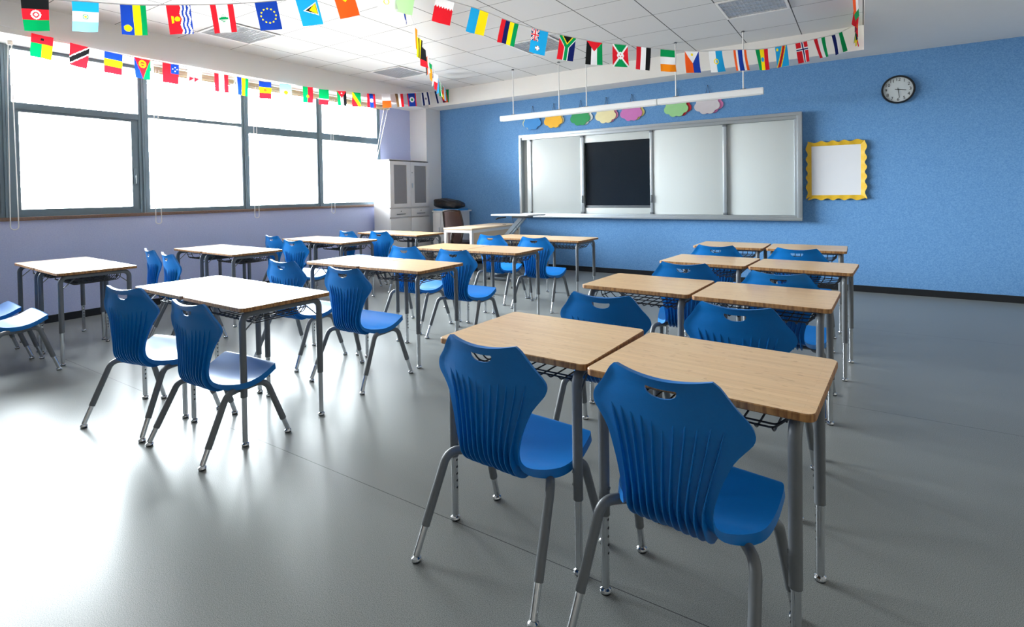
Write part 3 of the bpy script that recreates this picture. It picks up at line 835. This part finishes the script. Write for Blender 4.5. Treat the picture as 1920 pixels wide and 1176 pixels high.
def over(base, *layers):
    def f(u, v):
        for t in layers[::-1]:
            if t[0] == 'c' and math.hypot((u - t[1]) * 0.74, v - t[2]) < t[3]: return t[4]
            if t[0] == 'R':
                d = math.hypot((u - t[1]) * 0.74, v - t[2])
                if t[3] < d < t[4]: return t[5]
            if t[0] == 'r' and t[1] <= u <= t[3] and t[2] <= v <= t[4]: return t[5]
            if t[0] == 't':
                (ax, ay), (bx, by), (cx, cy) = t[1]
                d1 = (u - bx) * (ay - by) - (ax - bx) * (v - by); d2 = (u - cx) * (by - cy) - (bx - cx) * (v - cy); d3 = (u - ax) * (cy - ay) - (cx - ax) * (v - ay)
                if not ((d1 < 0 or d2 < 0 or d3 < 0) and (d1 > 0 or d2 > 0 or d3 > 0)): return t[2]
            if t[0] == 'd':                       # diagonal band a*u + b*v in [lo, hi]
                if t[3] <= t[1] * u + t[2] * v <= t[4]: return t[5]
            if t[0] == 's':                       # ring of small stars
                for k in range(t[4]):
                    a = 2 * PI * k / t[4]
                    if math.hypot((u - t[1]) * 0.74 - t[3] * math.cos(a), v - t[2] - t[3] * math.sin(a)) < t[5]: return t[6]
            if t[0] == 'f':
                q = t[1](u, v)
                if q: return q
        return base(u, v)
    return f
def kiribati(u, v):
    e = 0.54 + 0.03 * math.sin(v * 16)
    if u < e:
        if math.hypot((u - 0.40) * 0.74, v - 0.48) < 0.085: return 'y'
        if abs(u - 0.20) < 0.06 and abs(v - 0.5) < 0.12 + 0.4 * (0.2 - u): return 'y'
        return 'r'
    return ('w', 'b', 'w', 'b', 'w', 'b')[min(5, int((u - e) / 0.08))]
def lebanon(u, v):
    if u < 0.25 or u > 0.75: return 'r'
    if 0.36 < v < 0.64 and abs(u - 0.5) < (0.19 * (1 - abs(v - 0.5) / 0.16)) and int(v * 40) % 2 == 0 or (abs(v - 0.5) < 0.03 and 0.3 < u < 0.7): return 'g'
    return 'w'
def safrica(u, v):
    a = abs(u - 0.5)
    if v < 0.30 - a * 1.0: return 'k'
    if v < 0.36 - a * 1.0: return 'y'
    if a < 0.10 or (v < 0.56 - a * 1.0 + 0.02 and v >= 0.36 - a): return 'g'
    if a < 0.16 or v < 0.62 - a: return 'w'
    return 'r' if u < 0.5 else 'n'
def burundi(u, v):
    p, q = (u - 0.5), (v - 0.5)
    d = math.hypot(p * 0.74, q)
    if d < 0.16:
        for k in range(3):
            a = -PI / 2 + k * 2 * PI / 3
            if math.hypot(p * 0.74 - 0.07 * math.cos(a), q - 0.07 * math.sin(a)) < 0.026: return 'r'
        return 'w'
    if abs(abs(p) - abs(q)) < 0.06: return 'w'
    return 'g' if abs(q) > abs(p) else 'r'
def fiji(u, v):
    if u < 0.48 and v < 0.5:
        a, b = abs(u - 0.24) / 0.24, abs(v - 0.25) / 0.25
        if a < 0.16 or b < 0.13: return 'r'
        if a < 0.28 or b < 0.22: return 'w'
        if abs(a - b) < 0.10: return 'r'
        if abs(a - b) < 0.26: return 'w'
        return 'n'
    if math.hypot((u - 0.48) * 0.74, v - 0.76) < 0.10: return 'w' if abs(u - 0.5) < 0.04 or abs(v - 0.76) < 0.03 else ('r' if u > 0.5 else 'B')
    return 'c'
def congo(u, v):
    t = u + 0.0 + (v - 0.5) * 0.75 - 0.0
    t = (u - 0.75) + v * 0.6
    if abs(t) < 0.10: return 'x'
    if abs(t) < 0.17: return 'y'
    if math.hypot((u - 0.16) * 0.74, v - 0.16) < 0.07: return 'y'
    return 'c'
def norway(u, v):
    if abs(u - 0.55) < 0.06 or abs(v - 0.36) < 0.035: return 'n'
    if abs(u - 0.55) < 0.12 or abs(v - 0.36) < 0.075: return 'w'
    return 'r'
def bahrain(u, v):
    return 'w' if v < 0.30 + 0.09 * abs(((u * 7) % 1) * 2 - 1) else 'r'
def trinidad(u, v):
    t = v + u * 0.62 - 0.80
    return 'k' if abs(t) < 0.13 else ('w' if abs(t) < 0.19 else 'r')
def eritrea(u, v):
    if v < 1 - abs(u - 0.5) * 2.05:
        d = math.hypot((u - 0.5) * 0.74, v - 0.27)
        return 'y' if 0.11 < d < 0.18 or (d < 0.08 and abs(v - 0.27) < 0.03) else 'r'
    return 'b' if u < 0.5 else 'g'
F1 = [('black, red and green flag with pale emblem', over(H('k', 'r', 'g'), ('R', .5, .5, .09, .14, 'w'), ('c', .5, .5, .05, 'w'))), ('sky blue and white flag with wreath emblem', over(H('c', 'w', 's'), ('R', .5, .5, .06, .08, 'g'), ('c', .5, .5, .035, 'y'))),
      ('blue, yellow and green flag with sun', over(lambda u, v: 'b' if u < .47 else ('y' if u < .77 else 'g'), ('c', .24, .78, .11, 'y'))), ('red flag with sun and wavy blue stripes', kiribati), ('red and white flag with green tree', lebanon),
      ('blue flag with ring of stars', over(H('b'), ('s', .5, .5, .25, 12, .028, 'y'))), ('sky blue flag with triangle', over(H('c'), ('t', ((.9, .20), (.9, .68), (.22, .46)), 'w'), ('t', ((.88, .24), (.88, .64), (.32, .46)), 'k'), ('t', ((.86, .24), (.86, .64), (.5, .46)), 'y'))),
      ('vermilion flag with black and yellow top', over(H('O'), ('t', ((0, 0), (1, 0), (.5, .42)), 'y'), ('t', ((.15, 0), (.85, 0), (.5, .30)), 'k'))), ('white flag with faint yellow emblem', over(H('w'), ('R', .5, .62, .08, .11, 'y'))), ('pale green flag', over(H('G'), ('r', 0, 0, .16, .6, 's'))),
      ('white and red flag with serrated edge', bahrain), ('sky blue and yellow flag', Vv('c', 'y')), ('four striped red, blue, yellow and green flag', Vv('r', 'n', 'y', 'g')), ('sky blue flag with union emblem and shield', fiji), ('green Y shaped flag with red and navy', safrica),
      ('black, white and green flag with red triangle', over(Vv('k', 'w', 'g'), ('t', ((0, 0), (1, 0), (.5, .42)), 'r'))), ('red and green flag with white saltire', burundi), ('red, white and black flag', Vv('x', 'w', 'k')), ('green, white and orange flag', H('g', 'w', 'o')),
      ('red and blue flag with white triangle', over(Vv('O', 'b'), ('t', ((0, 0), (1, 0), (.5, .56)), 'w'), ('c', .5, .16, .06, 'y'))), ('white and pale blue flag with crest', over(Vv('w', 'c'), ('R', .5, .5, .08, .13, 'y'))), ('red, white and blue striped flag', lambda u, v: ('O', 'w', 'b', 'b', 'w', 'O')[min(5, int(u * 6))]),
      ('green, yellow and red flag with blue disc', over(Vv('g', 'y', 'r'), ('c', .5, .5, .11, 'c'))), ('sky blue flag with red diagonal', congo), ('red flag with blue cross', norway), ('red, white and green flag', Vv('x', 'w', 'g')), ('navy, white and green flag', Vv('n', 'w', 'g'))]
F2 = [('red, green and yellow flag with black star', over(lambda u, v: 'r' if v < .40 else ('g' if u < .5 else 'y'), ('c', .5, .20, .065, 'k'))), ('red flag with black diagonal', trinidad), ('blue, yellow and red flag', H('b', 'y', 'r')), ('red triangle flag with blue and green corners', eritrea),
      ('red flag with starry blue canton', over(H('r'), ('r', .5, 0, 1, .5, 'b'), ('s', .76, .26, .10, 4, .03, 'w'))), ('white flag with red pennants', over(H('w'), ('t', ((.15, .45), (.5, .48), (.15, .72)), 'r'), ('t', ((.5, .45), (.85, .48), (.5, .72)), 'r'))), ('red and white vertical flag', lambda u, v: 'r' if u < .3 or u > .7 else 'w'),
      ('blue, yellow and green flag', lambda u, v: 'b' if u < .4 else ('y' if u < .75 else 'g')), ('blue, yellow and red flag with emblem', over(H('b', 'y', 'r'), ('c', .5, .5, .09, 'O'))), ('pale blue flag with sun', over(H('s'), ('c', .5, .5, .13, 'y'))), ('green and red flag with star', over(Vv('g', 'r'), ('c', .5, .6, .09, 'y'))), ('green and red flag with white band', lambda u, v: 'g' if v < .62 else ('w' if v < .68 else 'r')),
      ('green, white and black flag with red triangle', over(Vv('g', 'w', 'k'), ('t', ((0, 0), (1, 0), (.5, .5)), 'r'), ('c', .5, .16, .05, 'w'))), ('green, yellow and red diagonal flag', lambda u, v: 'g' if v - u * 1.0 < -0.12 else ('y' if v - u < 0.28 else 'r')), ('red and blue flag with white disc', over(lambda u, v: 'r' if u < .26 or u > .74 else 'b', ('c', .5, .5, .15, 'w'))), ('white and orange flag', H('w', 'O')),
      ('black, white and red flag', Vv('B', 'w', 'r')), ('blue flag with red edges and white disc', over(lambda u, v: 'r' if u < .12 or u > .88 else 'b', ('c', .5, .5, .2, 'w'), ('c', .5, .5, .1, 'g'))), ('white flag with two navy stripes', over(lambda u, v: 'n' if .1 < u < .3 or .7 < u < .9 else 'w', ('R', .5, .5, .04, .08, 'n'))), ('navy striped white flag', lambda u, v: 'n' if u < .25 or u > .75 else 'w'), ('red and green flag', Vv('m', 'O', 'g'))]
F3 = [('blue, white and red flag', Vv('s', 'w', 'r')), ('green, orange and yellow flag', H('g', 'O', 'y')), ('white and green flag', Vv('w', 'g')), ('sky blue and red flag', over(H('c'), ('t', ((0, 0), (.6, .2), (0, .45)), 'r'))), ('white and pink flag', H('w', 'r')), ('navy and white flag', H('n', 'w')), ('orange and green flag', over(H('o'), ('r', 0, 0, 1, .3, 'g'))), ('black, orange and white flag', Vv('k', 'O', 'w')), ('black and red flag', H('k', 'k', 'r')), ('yellow and black striped flag', Vv('k', 'y', 'k', 'y')), ('orange and white flag', Vv('o', 'w')), ('green and yellow flag', H('g', 'y', 'b'))]
F4 = [('blue, yellow and red flag', H('y', 'b', 'r')), ('green and white flag', H('g', 'w', 'y')), ('yellow and green flag', Vv('y', 'g')), ('black flag', H('k')), ('red flag with yellow', over(H('r'), ('c', .5, .5, .15, 'y'))), ('red and maroon flag', H('r', 'm')), ('black and red flag', H('k', 'x')), ('white, coral and green flag', over(Vv('w', 'O'), ('r', 0, .7, 1, 1, 'g')))]

def catmull(P, n):
    P = [Vector(p) for p in P]; out = []
    for i in range(len(P) - 1):
        a, b, c, d = P[max(i - 1, 0)], P[i], P[i + 1], P[min(i + 2, len(P) - 1)]
        for k in range(n):
            t = k / n
            out.append(0.5 * (2 * b + (c - a) * t + (2 * a - 5 * b + 4 * c - d) * t * t + (3 * b - a - 3 * c + d) * t ** 3))
    out.append(P[-1]); return out

def flag_mesh(fn, nu, nv, w, h, seed):
    rnd = random.Random(seed)
    ph, am, cu, tw = rnd.uniform(0, 6), rnd.uniform(0.003, 0.008), rnd.uniform(-0.02, 0.02), rnd.uniform(-0.25, 0.25)
    V = []; F = []; mi = []
    used = []
    for j in range(nv + 1):
        v = j / nv
        for i in range(nu + 1):
            u = i / nu
            y = am * math.sin(ph + u * 5 + v * 2) * v + cu * v * v + tw * (u - 0.5) * w * v
            V.append(((u - 0.5) * w * (1 - 0.02 * v), y, -v * h))
    for j in range(nv):
        for i in range(nu):
            k = fn((i + 0.5) / nu, (j + 0.5) / nv)
            if k not in used: used.append(k)
            F.append([j * (nu + 1) + i, (j + 1) * (nu + 1) + i, (j + 1) * (nu + 1) + i + 1, j * (nu + 1) + i + 1]); mi.append(used.index(k))
    me = bpy.data.meshes.new('flag'); me.from_pydata(V, [], F)
    for k in used: me.materials.append(FM[k])
    for p, q in zip(me.polygons, mi): p.material_index = q; p.use_smooth = True
    return me

def garland(label, pts, flags, at, nu, nv, swing=0.0, w=0.158, h=0.215):
    g = empty('flag_garland', pts[0])
    tag(g, label, 'flag garland', 'strings of small national flags')
    o = Vector(pts[0])
    path = catmull(pts, 6)
    MB().tube([p - o for p in path], 0.004, 6).build('cord', M['ribbon'], g)
    for q, ((lab, fn), p) in enumerate(zip(flags, at)):
        p = Vector(p)
        k = min(range(len(path)), key=lambda i: (path[i] - p).length)
        a, b = path[max(k - 2, 0)], path[min(k + 2, len(path) - 1)]
        t = (b - a).normalized()
        if t.x < 0 and abs(t.x) > 0.2: t = -t
        if abs(t.x) <= 0.2 and t.y < 0: t = -t
        n = Vector((t.y, -t.x, 0)).normalized()
        d = t.cross(n).normalized()
        if d.z > 0: d = -d
        R = Matrix((t, -n, -d)).transposed().to_4x4()
        if R.determinant() < 0: R = Matrix((t, n, -d)).transposed().to_4x4()
        if swing: R = R @ Matrix.Rotation(random.Random(q * 7 + 3).uniform(-swing, swing), 4, 'Z')
        ob = link(bpy.data.objects.new('flag', flag_mesh(fn, nu, nv, w, h, q * 13 + len(flags))), g)
        ob.matrix_local = Matrix.Translation(p - o) @ R
        ob['label'] = lab
P1 = [(-4.811, 1.196, 2.622), (-4.723, 1.303, 2.617), (-4.54, 1.527, 2.622), (-4.36, 1.748, 2.625), (-4.18, 1.968, 2.65), (-4.0, 2.188, 2.68), (-3.808, 2.423, 2.727), (-3.627, 2.646, 2.786), (-3.453, 2.859, 2.863), (-3.253, 3.103, 2.936), (-3.134, 3.249, 2.947), (-2.93, 3.499, 2.872), (-2.741, 3.731, 2.813), (-2.569, 3.941, 2.734), (-2.393, 4.156, 2.681), (-2.224, 4.363, 2.644), (-2.056, 4.569, 2.614), (-1.889, 4.774, 2.607), (-1.731, 4.967, 2.599), (-1.565, 5.171, 2.591), (-1.393, 5.381, 2.593), (-1.219, 5.594, 2.615), (-1.032, 5.823, 2.645), (-0.86, 6.034, 2.668), (-0.704, 6.225, 2.717), (-0.535, 6.432, 2.774), (-0.38, 6.622, 2.836), (-0.225, 6.811, 2.899), (-0.052, 7.024, 3.02)]
P1full = [(-5.6, 0.23, 2.72), (-5.2, 0.72, 2.655)] + P1
garland('long flag garland sagging across the room to the bulkhead corner near the clock', P1full, F1, P1[1:28], 40, 54)
P2 = [(-6.36, 1.51, 2.791), (-6.36, 1.803, 2.769), (-6.36, 2.086, 2.743), (-6.36, 2.365, 2.724), (-6.36, 2.624, 2.716), (-6.36, 2.901, 2.716), (-6.36, 3.153, 2.706), (-6.36, 3.456, 2.699), (-6.36, 3.718, 2.699), (-6.36, 4.012, 2.701), (-6.36, 4.299, 2.713), (-6.36, 4.64, 2.735), (-6.36, 4.901, 2.738), (-6.36, 5.207, 2.761), (-6.36, 5.483, 2.782), (-6.355, 5.765, 2.803), (-6.34, 6.06, 2.838), (-6.29, 6.30, 2.871), (-6.21, 6.50, 2.90), (-6.11, 6.72, 2.935), (-6.02, 6.96, 2.99), (-5.965, 7.06, 3.01)]
garland('flag garland running along the bulkhead above the windows', [(-6.36, 0.6, 2.90), (-6.36, 1.1, 2.84)] + P2, F2, P2[1:], 26, 36, 0.15)
C0, C1 = Vector((-5.94, 7.06, 3.01)), Vector((-3.18, 3.193, 3.0))
P3 = [C0.lerp(C1, t) - Vector((0, 0, 0.12 * 4 * t * (1 - t) + (0.03 if t in (0, 1) else 0))) for t in [k / 14 for k in range(15)]]
garland('flag garland seen end-on from the far column corner to the mid ceiling', P3, F3, [P3[k] for k in (1, 2, 3, 4, 5, 6, 7, 8, 9, 10, 11, 13)], 14, 20, 0.35)
P4 = [(-0.045, 7.06, 3.0), (-0.045, 6.8, 2.955), (-0.045, 6.4, 2.93), (-0.045, 6.0, 2.93), (-0.045, 5.6, 2.95), (-0.045, 5.0, 3.0)]
garland('flag garland seen end-on along the lowered ceiling strip near the clock', P4, F4, [(-0.045, 6.98, 2.985), (-0.045, 6.8, 2.955), (-0.045, 6.6, 2.94), (-0.045, 6.45, 2.932), (-0.045, 6.25, 2.93), (-0.045, 6.08, 2.93), (-0.045, 5.9, 2.935), (-0.045, 5.7, 2.945)], 14, 20, 0.3)

# ------------------------------------------------------------------ tall white cabinet
cb = empty('tall_cabinet', (-6.61, 6.62, 0))
tag(cb, 'tall white steel cabinet with two glazed upper doors beside the windows', 'cabinet')
cx0, cx1, cy0, cy1, ct = -0.145, 0.235, -0.475, 0.475, 1.80
c = MB(); t = 0.018
c.box(cx0, cy0, 0.06, cx1 - 0.02, cy0 + t, ct); c.box(cx0, cy1 - t, 0.06, cx1 - 0.02, cy1, ct)
c.box(cx0, cy0, ct, cx1, cy1, ct + 0.006, 0, 0.002); c.box(cx0 + 0.002, cy0 + 0.004, 0.0, cx1 - 0.03, cy1 - 0.004, 0.06)
c.box(cx0 + 0.002, cy0 + t, 1.0, cx1 - 0.021, cy1 - t, 1.02); c.box(cx0 + 0.002, cy0 + t, 0.84, cx1 - 0.021, cy1 - t, 0.855)
c.build('body', M['whitemetal'], cb)
MB().box(cx0, cy0 + t, 0.06, cx0 + 0.012, cy1 - t, ct).build('back_panel', M['greyin'], cb)
MB().box(cx0 + 0.012, cy0 + t, 1.385, cx1 - 0.03, cy1 - t, 1.405).build('shelf', M['whitemetal'], cb)
for sy in (-1, 1):
    y0, y1 = (cy0 + 0.003, -0.003) if sy < 0 else (0.003, cy1 - 0.003)
    z0, z1 = 1.022, ct - 0.02
    d = MB(); k = 0.088
    d.box(cx1 - 0.02, y0, z0, cx1, y0 + k, z1); d.box(cx1 - 0.02, y1 - k, z0, cx1, y1, z1)
    d.box(cx1 - 0.02, y0 + k, z0, cx1, y1 - k, z0 + 0.06); d.box(cx1 - 0.02, y0 + k, z1 - 0.06, cx1, y1 - k, z1)
    do = d.build('glazed_door', M['whitemetal'], cb)
    MB().box(cx1 - 0.013, y0 + k, z0 + 0.06, cx1 - 0.009, y1 - k, z1 - 0.06).build('glass_pane', M['cabglass'], do)
    yh = -0.035 if sy < 0 else 0.035
    if sy > 0:
        MB().box(cx1, yh - 0.012, 1.34, cx1 + 0.012, yh + 0.012, 1.42, 0, 0.003).lathe([(0.008, 0.0), (0.008, 0.006), (0, 0.007)], 10, 1, Matrix.Translation((cx1, yh, 1.60)) @ Matrix.Rotation(PI / 2, 4, 'Y')).build('lock', [M['alu'], M['alu_dark']], do)
    dr = MB().box(cx1 - 0.02, y0, 0.86, cx1, y1, 0.998, 0, 0.003).build('drawer', M['whitemetal'], cb)
    ym = (y0 + y1) / 2
    MB().box(cx1 - 0.002, ym - 0.10, 0.902, cx1 + 0.008, ym + 0.10, 0.914, 0, 0.002).lathe([(0.008, 0.0), (0.008, 0.006), (0, 0.007)], 10, 0, Matrix.Translation((cx1, ym, 0.955)) @ Matrix.Rotation(PI / 2, 4, 'Y')).build('drawer_pull', M['alu_dark'], dr)
    lo = MB().box(cx1 - 0.02, y0, 0.085, cx1, y1, 0.838, 0, 0.003).build('lower_door', M['whitemetal'], cb)
    MB().box(cx1, yh - 0.01, 0.52, cx1 + 0.014, yh + 0.01, 0.62, 0, 0.003).build('door_handle', M['alu'], lo)

# ------------------------------------------------------------------ low white cupboard behind the teacher's desk, with bag and folder
lc = empty('low_cupboard', (-5.87, 7.20, 0))
tag(lc, 'low white cupboard with overhanging top under the black bag', 'cupboard')
MB().box(-0.30, -0.26, 0.0, 0.06, 0.29, 0.92, 0, 0.003).build('body', M['whitemetal'], lc)
MB().box(-0.315, -0.275, 0.92, 0.105, 0.295, 0.945, 0, 0.004).build('worktop', M['whitepl'], lc)
for x0, x1 in ((-0.295, -0.123), (-0.117, 0.055)):
    dd = MB().box(x0, -0.276, 0.06, x1, -0.26, 0.905, 0, 0.002).build('door', M['whitemetal'], lc)
    xh = x1 - 0.03 if x0 < -0.2 else x0 + 0.03
    MB().box(xh - 0.006, -0.29, 0.55, xh + 0.006, -0.276, 0.66, 0, 0.002).build('door_handle', M['alu'], dd)
fo = MB().prism(rrect(-0.25, -0.17, 0.25, 0.17, 0.02), 0, 0.012, ch=0.002).prism(rrect(-0.26, -0.165, 0.255, 0.165, 0.02), 0.012, 0.028, ch=0.002, M=Matrix.Rotation(0.08, 4, 'Z')).build('folder', M['bluefolder'])
fo.location = (-5.925, 7.12, 0.945); fo.rotation_euler = (0, 0, 0.05)
tag(fo, 'light blue folder lying under the black bag on the cupboard', 'folder')
# soft bag: lumpy ellipsoid, flattened below
bm = bmesh.new(); bmesh.ops.create_icosphere(bm, subdivisions=5, radius=1)
for v in bm.verts:
    p = v.co.copy()
    x, y, z = p.x, p.y, p.z
    s = 1 + 0.05 * math.sin(5 * x + 2) * math.sin(4 * y + 1) + 0.04 * math.sin(9 * x + 4 * z) + 0.03 * math.sin(13 * y + 7 * x)
    taper = 1 - 0.18 * x
    x = math.copysign(abs(x) ** 0.85, x)
    zz = math.copysign(abs(z) ** 0.8, z) * 0.088 * taper * s
    if zz < 0: zz = max(zz, -0.075)
    v.co = Vector((x * 0.315 * s, y * 0.15 * s, zz + 0.075 - 0.02 * x))
bg = bpy.data.meshes.new('bag_body'); bm.to_mesh(bg); bm.free(); bg.materials.append(M['bag'])
for p in bg.polygons: p.use_smooth = True
ba = empty('bag', (-5.965, 7.12, 0.981)); tag(ba, 'puffy black nylon bag lying on the low white cupboard', 'bag')
link(bpy.data.objects.new('bag_body', bg), ba)
MB().tube(catmull([(-0.16, -0.13, 0.10), (-0.08, -0.16, 0.13), (0.02, -0.165, 0.13), (0.10, -0.13, 0.09)], 5), 0.008, 6).build('strap', M['bag'], ba)

# ------------------------------------------------------------------ teacher's desk
td = empty('teacher_desk', (-4.815, 6.56, 0), rad(0.5))
tag(td, 'pale wood teacher desk on white square legs, by the low cupboard', 'desk')
MB().box(-0.258, -0.645, 0.716, 0.258, 0.645, 0.741, 0, 0.003).build('desktop', M['oak'], td)
fr = MB(); fr.box(-0.25, -0.64, 0.676, 0.25, -0.60, 0.716); fr.box(-0.25, 0.60, 0.676, 0.25, 0.64, 0.716); fr.box(0.21, -0.60, 0.676, 0.25, 0.60, 0.716); fr.box(-0.25, -0.60, 0.676, -0.21, 0.60, 0.716)
fr.build('apron_frame', M['whitemetal'], td)
for sx in (-1, 1):
    for sy in (-1, 1):
        MB().box(sx * 0.23 - 0.02, sy * 0.62 - 0.02, 0, sx * 0.23 + 0.02, sy * 0.62 + 0.02, 0.676, 0, 0.002).build('leg', M['whitemetal'], td)
MB().box(0.222, -0.60, 0.30, 0.24, 0.60, 0.676).build('modesty_panel', M['oak'], td)
MB().lathe([(0.03, 0.0), (0.03, 0.004), (0.0, 0.005)], 16, 0, Matrix.Translation((0.16, 0.32, 0.741))).build('cable_grommet', M['black'], td)

# ------------------------------------------------------------------ office chair behind the teacher's desk
oc = empty('office_chair', (-5.36, 6.62, 0), rad(14))
tag(oc, 'dark mesh-backed office chair behind the teacher desk', 'chair')
def mrow(v): # v 0 bottom .. 1 top
    return 0.125 + 0.025 * math.sin(PI * v) + 0.015 * v, -0.20 - 0.05 * v + 0.05 * math.sin(PI * v), 0.47 + 0.49 * v
V = []; F = []
for j in range(11):
    w, y, z = mrow(j / 10)
    for i in range(9):
        u = -1 + i / 4
        V.append((u * w, y - 0.035 * (1 - u * u), z))
for j in range(10):
    for i in range(8):
        F.append([j * 9 + i, j * 9 + i + 1, (j + 1) * 9 + i + 1, (j + 1) * 9 + i])
mm = MB().add(V, F, 0, True); mm.add([(x, y - 0.004, z) for x, y, z in V], [f[::-1] for f in F], 0, True)
mm.build('mesh_back', M['mesh'], oc)
loop = [Vector((mrow(v)[0], mrow(v)[1], mrow(v)[2])) for v in [k / 10 for k in range(11)]]
top = [Vector((mrow(1)[0] * math.cos(a), mrow(1)[1] - 0.035 * math.sin(a) ** 2, 0.96 + 0.018 * math.sin(a))) for a in [PI * k / 10 for k in range(1, 10)]]
loop = loop + top + [Vector((-p.x, p.y, p.z)) for p in loop[::-1]] + [Vector((-0.08, -0.22, 0.455)), Vector((0.08, -0.22, 0.455)), loop[0]]
MB().tube(loop, 0.015, 8).build('back_frame', M['darkpl'], oc)
MB().tube(fillet([(0, -0.23, 0.62), (0, -0.27, 0.50), (0, -0.16, 0.40), (0, 0, 0.40)], 0.05), 0.022, 10).build('back_support', M['darkpl'], oc)
MB().prism(rrect(-0.24, -0.22, 0.24, 0.24, 0.08), 0.42, 0.48, ch=0.02).build('seat', M['darkpl'], oc)
MB().tube([(0, 0, 0.10), (0, 0, 0.42)], 0.025, 14).build('gas_lift', M['black'], oc)
for k in range(5):
    a = 2 * PI * k / 5 + 0.3
    ln = MB().tube([(0, 0, 0.10), (0.27 * math.cos(a), 0.27 * math.sin(a), 0.07)], 0.022, 8, r2=0.015).build('base_spoke', M['darkpl'], oc)
    T = Matrix.Translation((0.27 * math.cos(a), 0.27 * math.sin(a), 0.028)) @ Matrix.Rotation(a, 4, 'Z') @ Matrix.Rotation(PI / 2, 4, 'X') @ Matrix.Translation((0, 0, -0.02))
    MB().lathe([(0, 0), (0.028, 0.0), (0.028, 0.04), (0, 0.04)], 14, 0, T).build('caster', M['black'], ln)

# ------------------------------------------------------------------ sit-stand lectern table with slanted chrome column
ly = 6.42
lt = empty('lectern_table', (-4.05, ly, 0))
tag(lt, 'white topped laptop stand on a slanted chrome column, before the whiteboard', 'lectern')
T = Matrix.Translation((-0.05, 0, 0.905)) @ Matrix.Rotation(rad(-1.0), 4, 'X')
MB().prism(rrect(-0.335, -0.24, 0.325, 0.24, 0.05), 0, 0.022, ch=0.005, M=T).build('table_top', M['whitepl'], lt)
a = Vector((0.02, 0.02, 0.885)); b = Vector((-0.40, 0.02, 0.47))
dirv = (b - a).normalized()
for off in (-0.045, 0.045):
    s = Vector((0.0, off, 0.0))
    MB().tube([a + s, b + s], 0.036, 4).build('slanted_column', M['alu'], lt)
MB().box(-0.44, -0.05, 0.04, -0.38, 0.09, 0.50, 0, 0.004).build('lower_post', M['alu'], lt)
MB().box(-0.10, -0.10, 0.872, 0.12, 0.12, 0.904).build('top_bracket', M['alu_dark'], lt)
MB().tube([(-0.20, -0.10, 0.885), (-0.30, -0.14, 0.875), (-0.34, -0.15, 0.855)], 0.010, 8).build('height_lever', M['black'], lt)
MB().tube(catmull([(-0.12, -0.06, 0.895), (-0.10, -0.05, 0.80), (-0.05, -0.02, 0.70)], 5), 0.003, 5).build('cable', M['black'], lt)
MB().box(-0.45, -0.27, 0.0, -0.37, 0.27, 0.05, 0, 0.006).box(-0.41, -0.27, 0.0, 0.16, -0.21, 0.04, 0, 0.006).box(-0.41, 0.21, 0.0, 0.16, 0.27, 0.04, 0, 0.006).build('base', M['alu_dark'], lt)

# ------------------------------------------------------------------ camera
yaw, pit, rol, fpx, cxp, cyp = -0.5801, -0.0190, -0.0164, 1002.62, 960.0, 379.6
fw = Vector((math.sin(yaw) * math.cos(pit), math.cos(yaw) * math.cos(pit), math.sin(pit)))
rt = Vector((math.cos(yaw), -math.sin(yaw), 0)); up = rt.cross(fw)
r2 = rt * math.cos(rol) + up * math.sin(rol); u2 = -rt * math.sin(rol) + up * math.cos(rol)
cd = bpy.data.cameras.new('camera'); cam = link(bpy.data.objects.new('camera', cd))
R = Matrix((r2, u2, -fw)).transposed()
cam.matrix_world = Matrix.Translation((0, 0, 1.24)) @ R.to_4x4()
cd.sensor_width = 36; cd.lens = fpx * 36 / 1920
cd.shift_y = -(588 - cyp) / 1920
cd.clip_start = 0.05
S.camera = cam

# ------------------------------------------------------------------ light
wd = bpy.data.worlds.new('overcast_sky'); S.world = wd; wd.use_nodes = True
bgN = wd.node_tree.nodes['Background']
# bright overcast sky above, dimmer paved yard below the horizon
wn, wl = wd.node_tree.nodes, wd.node_tree.links
wt = wn.new('ShaderNodeTexCoord'); wz = wn.new('ShaderNodeSeparateXYZ'); wr = wn.new('ShaderNodeValToRGB')
wm = wn.new('ShaderNodeMapRange'); wm.inputs['From Min'].default_value = -1; wm.inputs['From Max'].default_value = 1
wl.new(wt.outputs['Generated'], wz.inputs[0]); wl.new(wz.outputs['Z'], wm.inputs['Value']); wl.new(wm.outputs['Result'], wr.inputs[0])
wr.color_ramp.elements[0].position = 0.47; wr.color_ramp.elements[0].color = (0.34, 0.33, 0.31, 1)
wr.color_ramp.elements[1].position = 0.53; wr.color_ramp.elements[1].color = (0.95, 0.985, 1.0, 1)
wl.new(wr.outputs[0], bgN.inputs['Color'])
bgN.inputs['Strength'].default_value = 40.0
pl = bpy.data.lights.new('window_portal', 'AREA'); pl.shape = 'RECTANGLE'
pl.size = WZ1 - WZ0; pl.size_y = WY1 - WY0
pl.cycles.is_portal = True
po = link(bpy.data.objects.new('window_portal', pl))
po.location = (WX - 0.16, (WY0 + WY1) / 2, (WZ0 + WZ1) / 2); po.rotation_euler = (0, -PI / 2, 0)

S.view_settings.view_transform = 'Standard'
S.view_settings.look = 'None'
S.view_settings.gamma = 1
S.view_settings.use_curve_mapping = False
S.view_settings.exposure = 0.84
S.cycles.use_denoising = True
S.cycles.max_bounces = 10
S.cycles.diffuse_bounces = 6
S.cycles.glossy_bounces = 4
S.cycles.transparent_max_bounces = 16
S.cycles.sample_clamp_indirect = 8
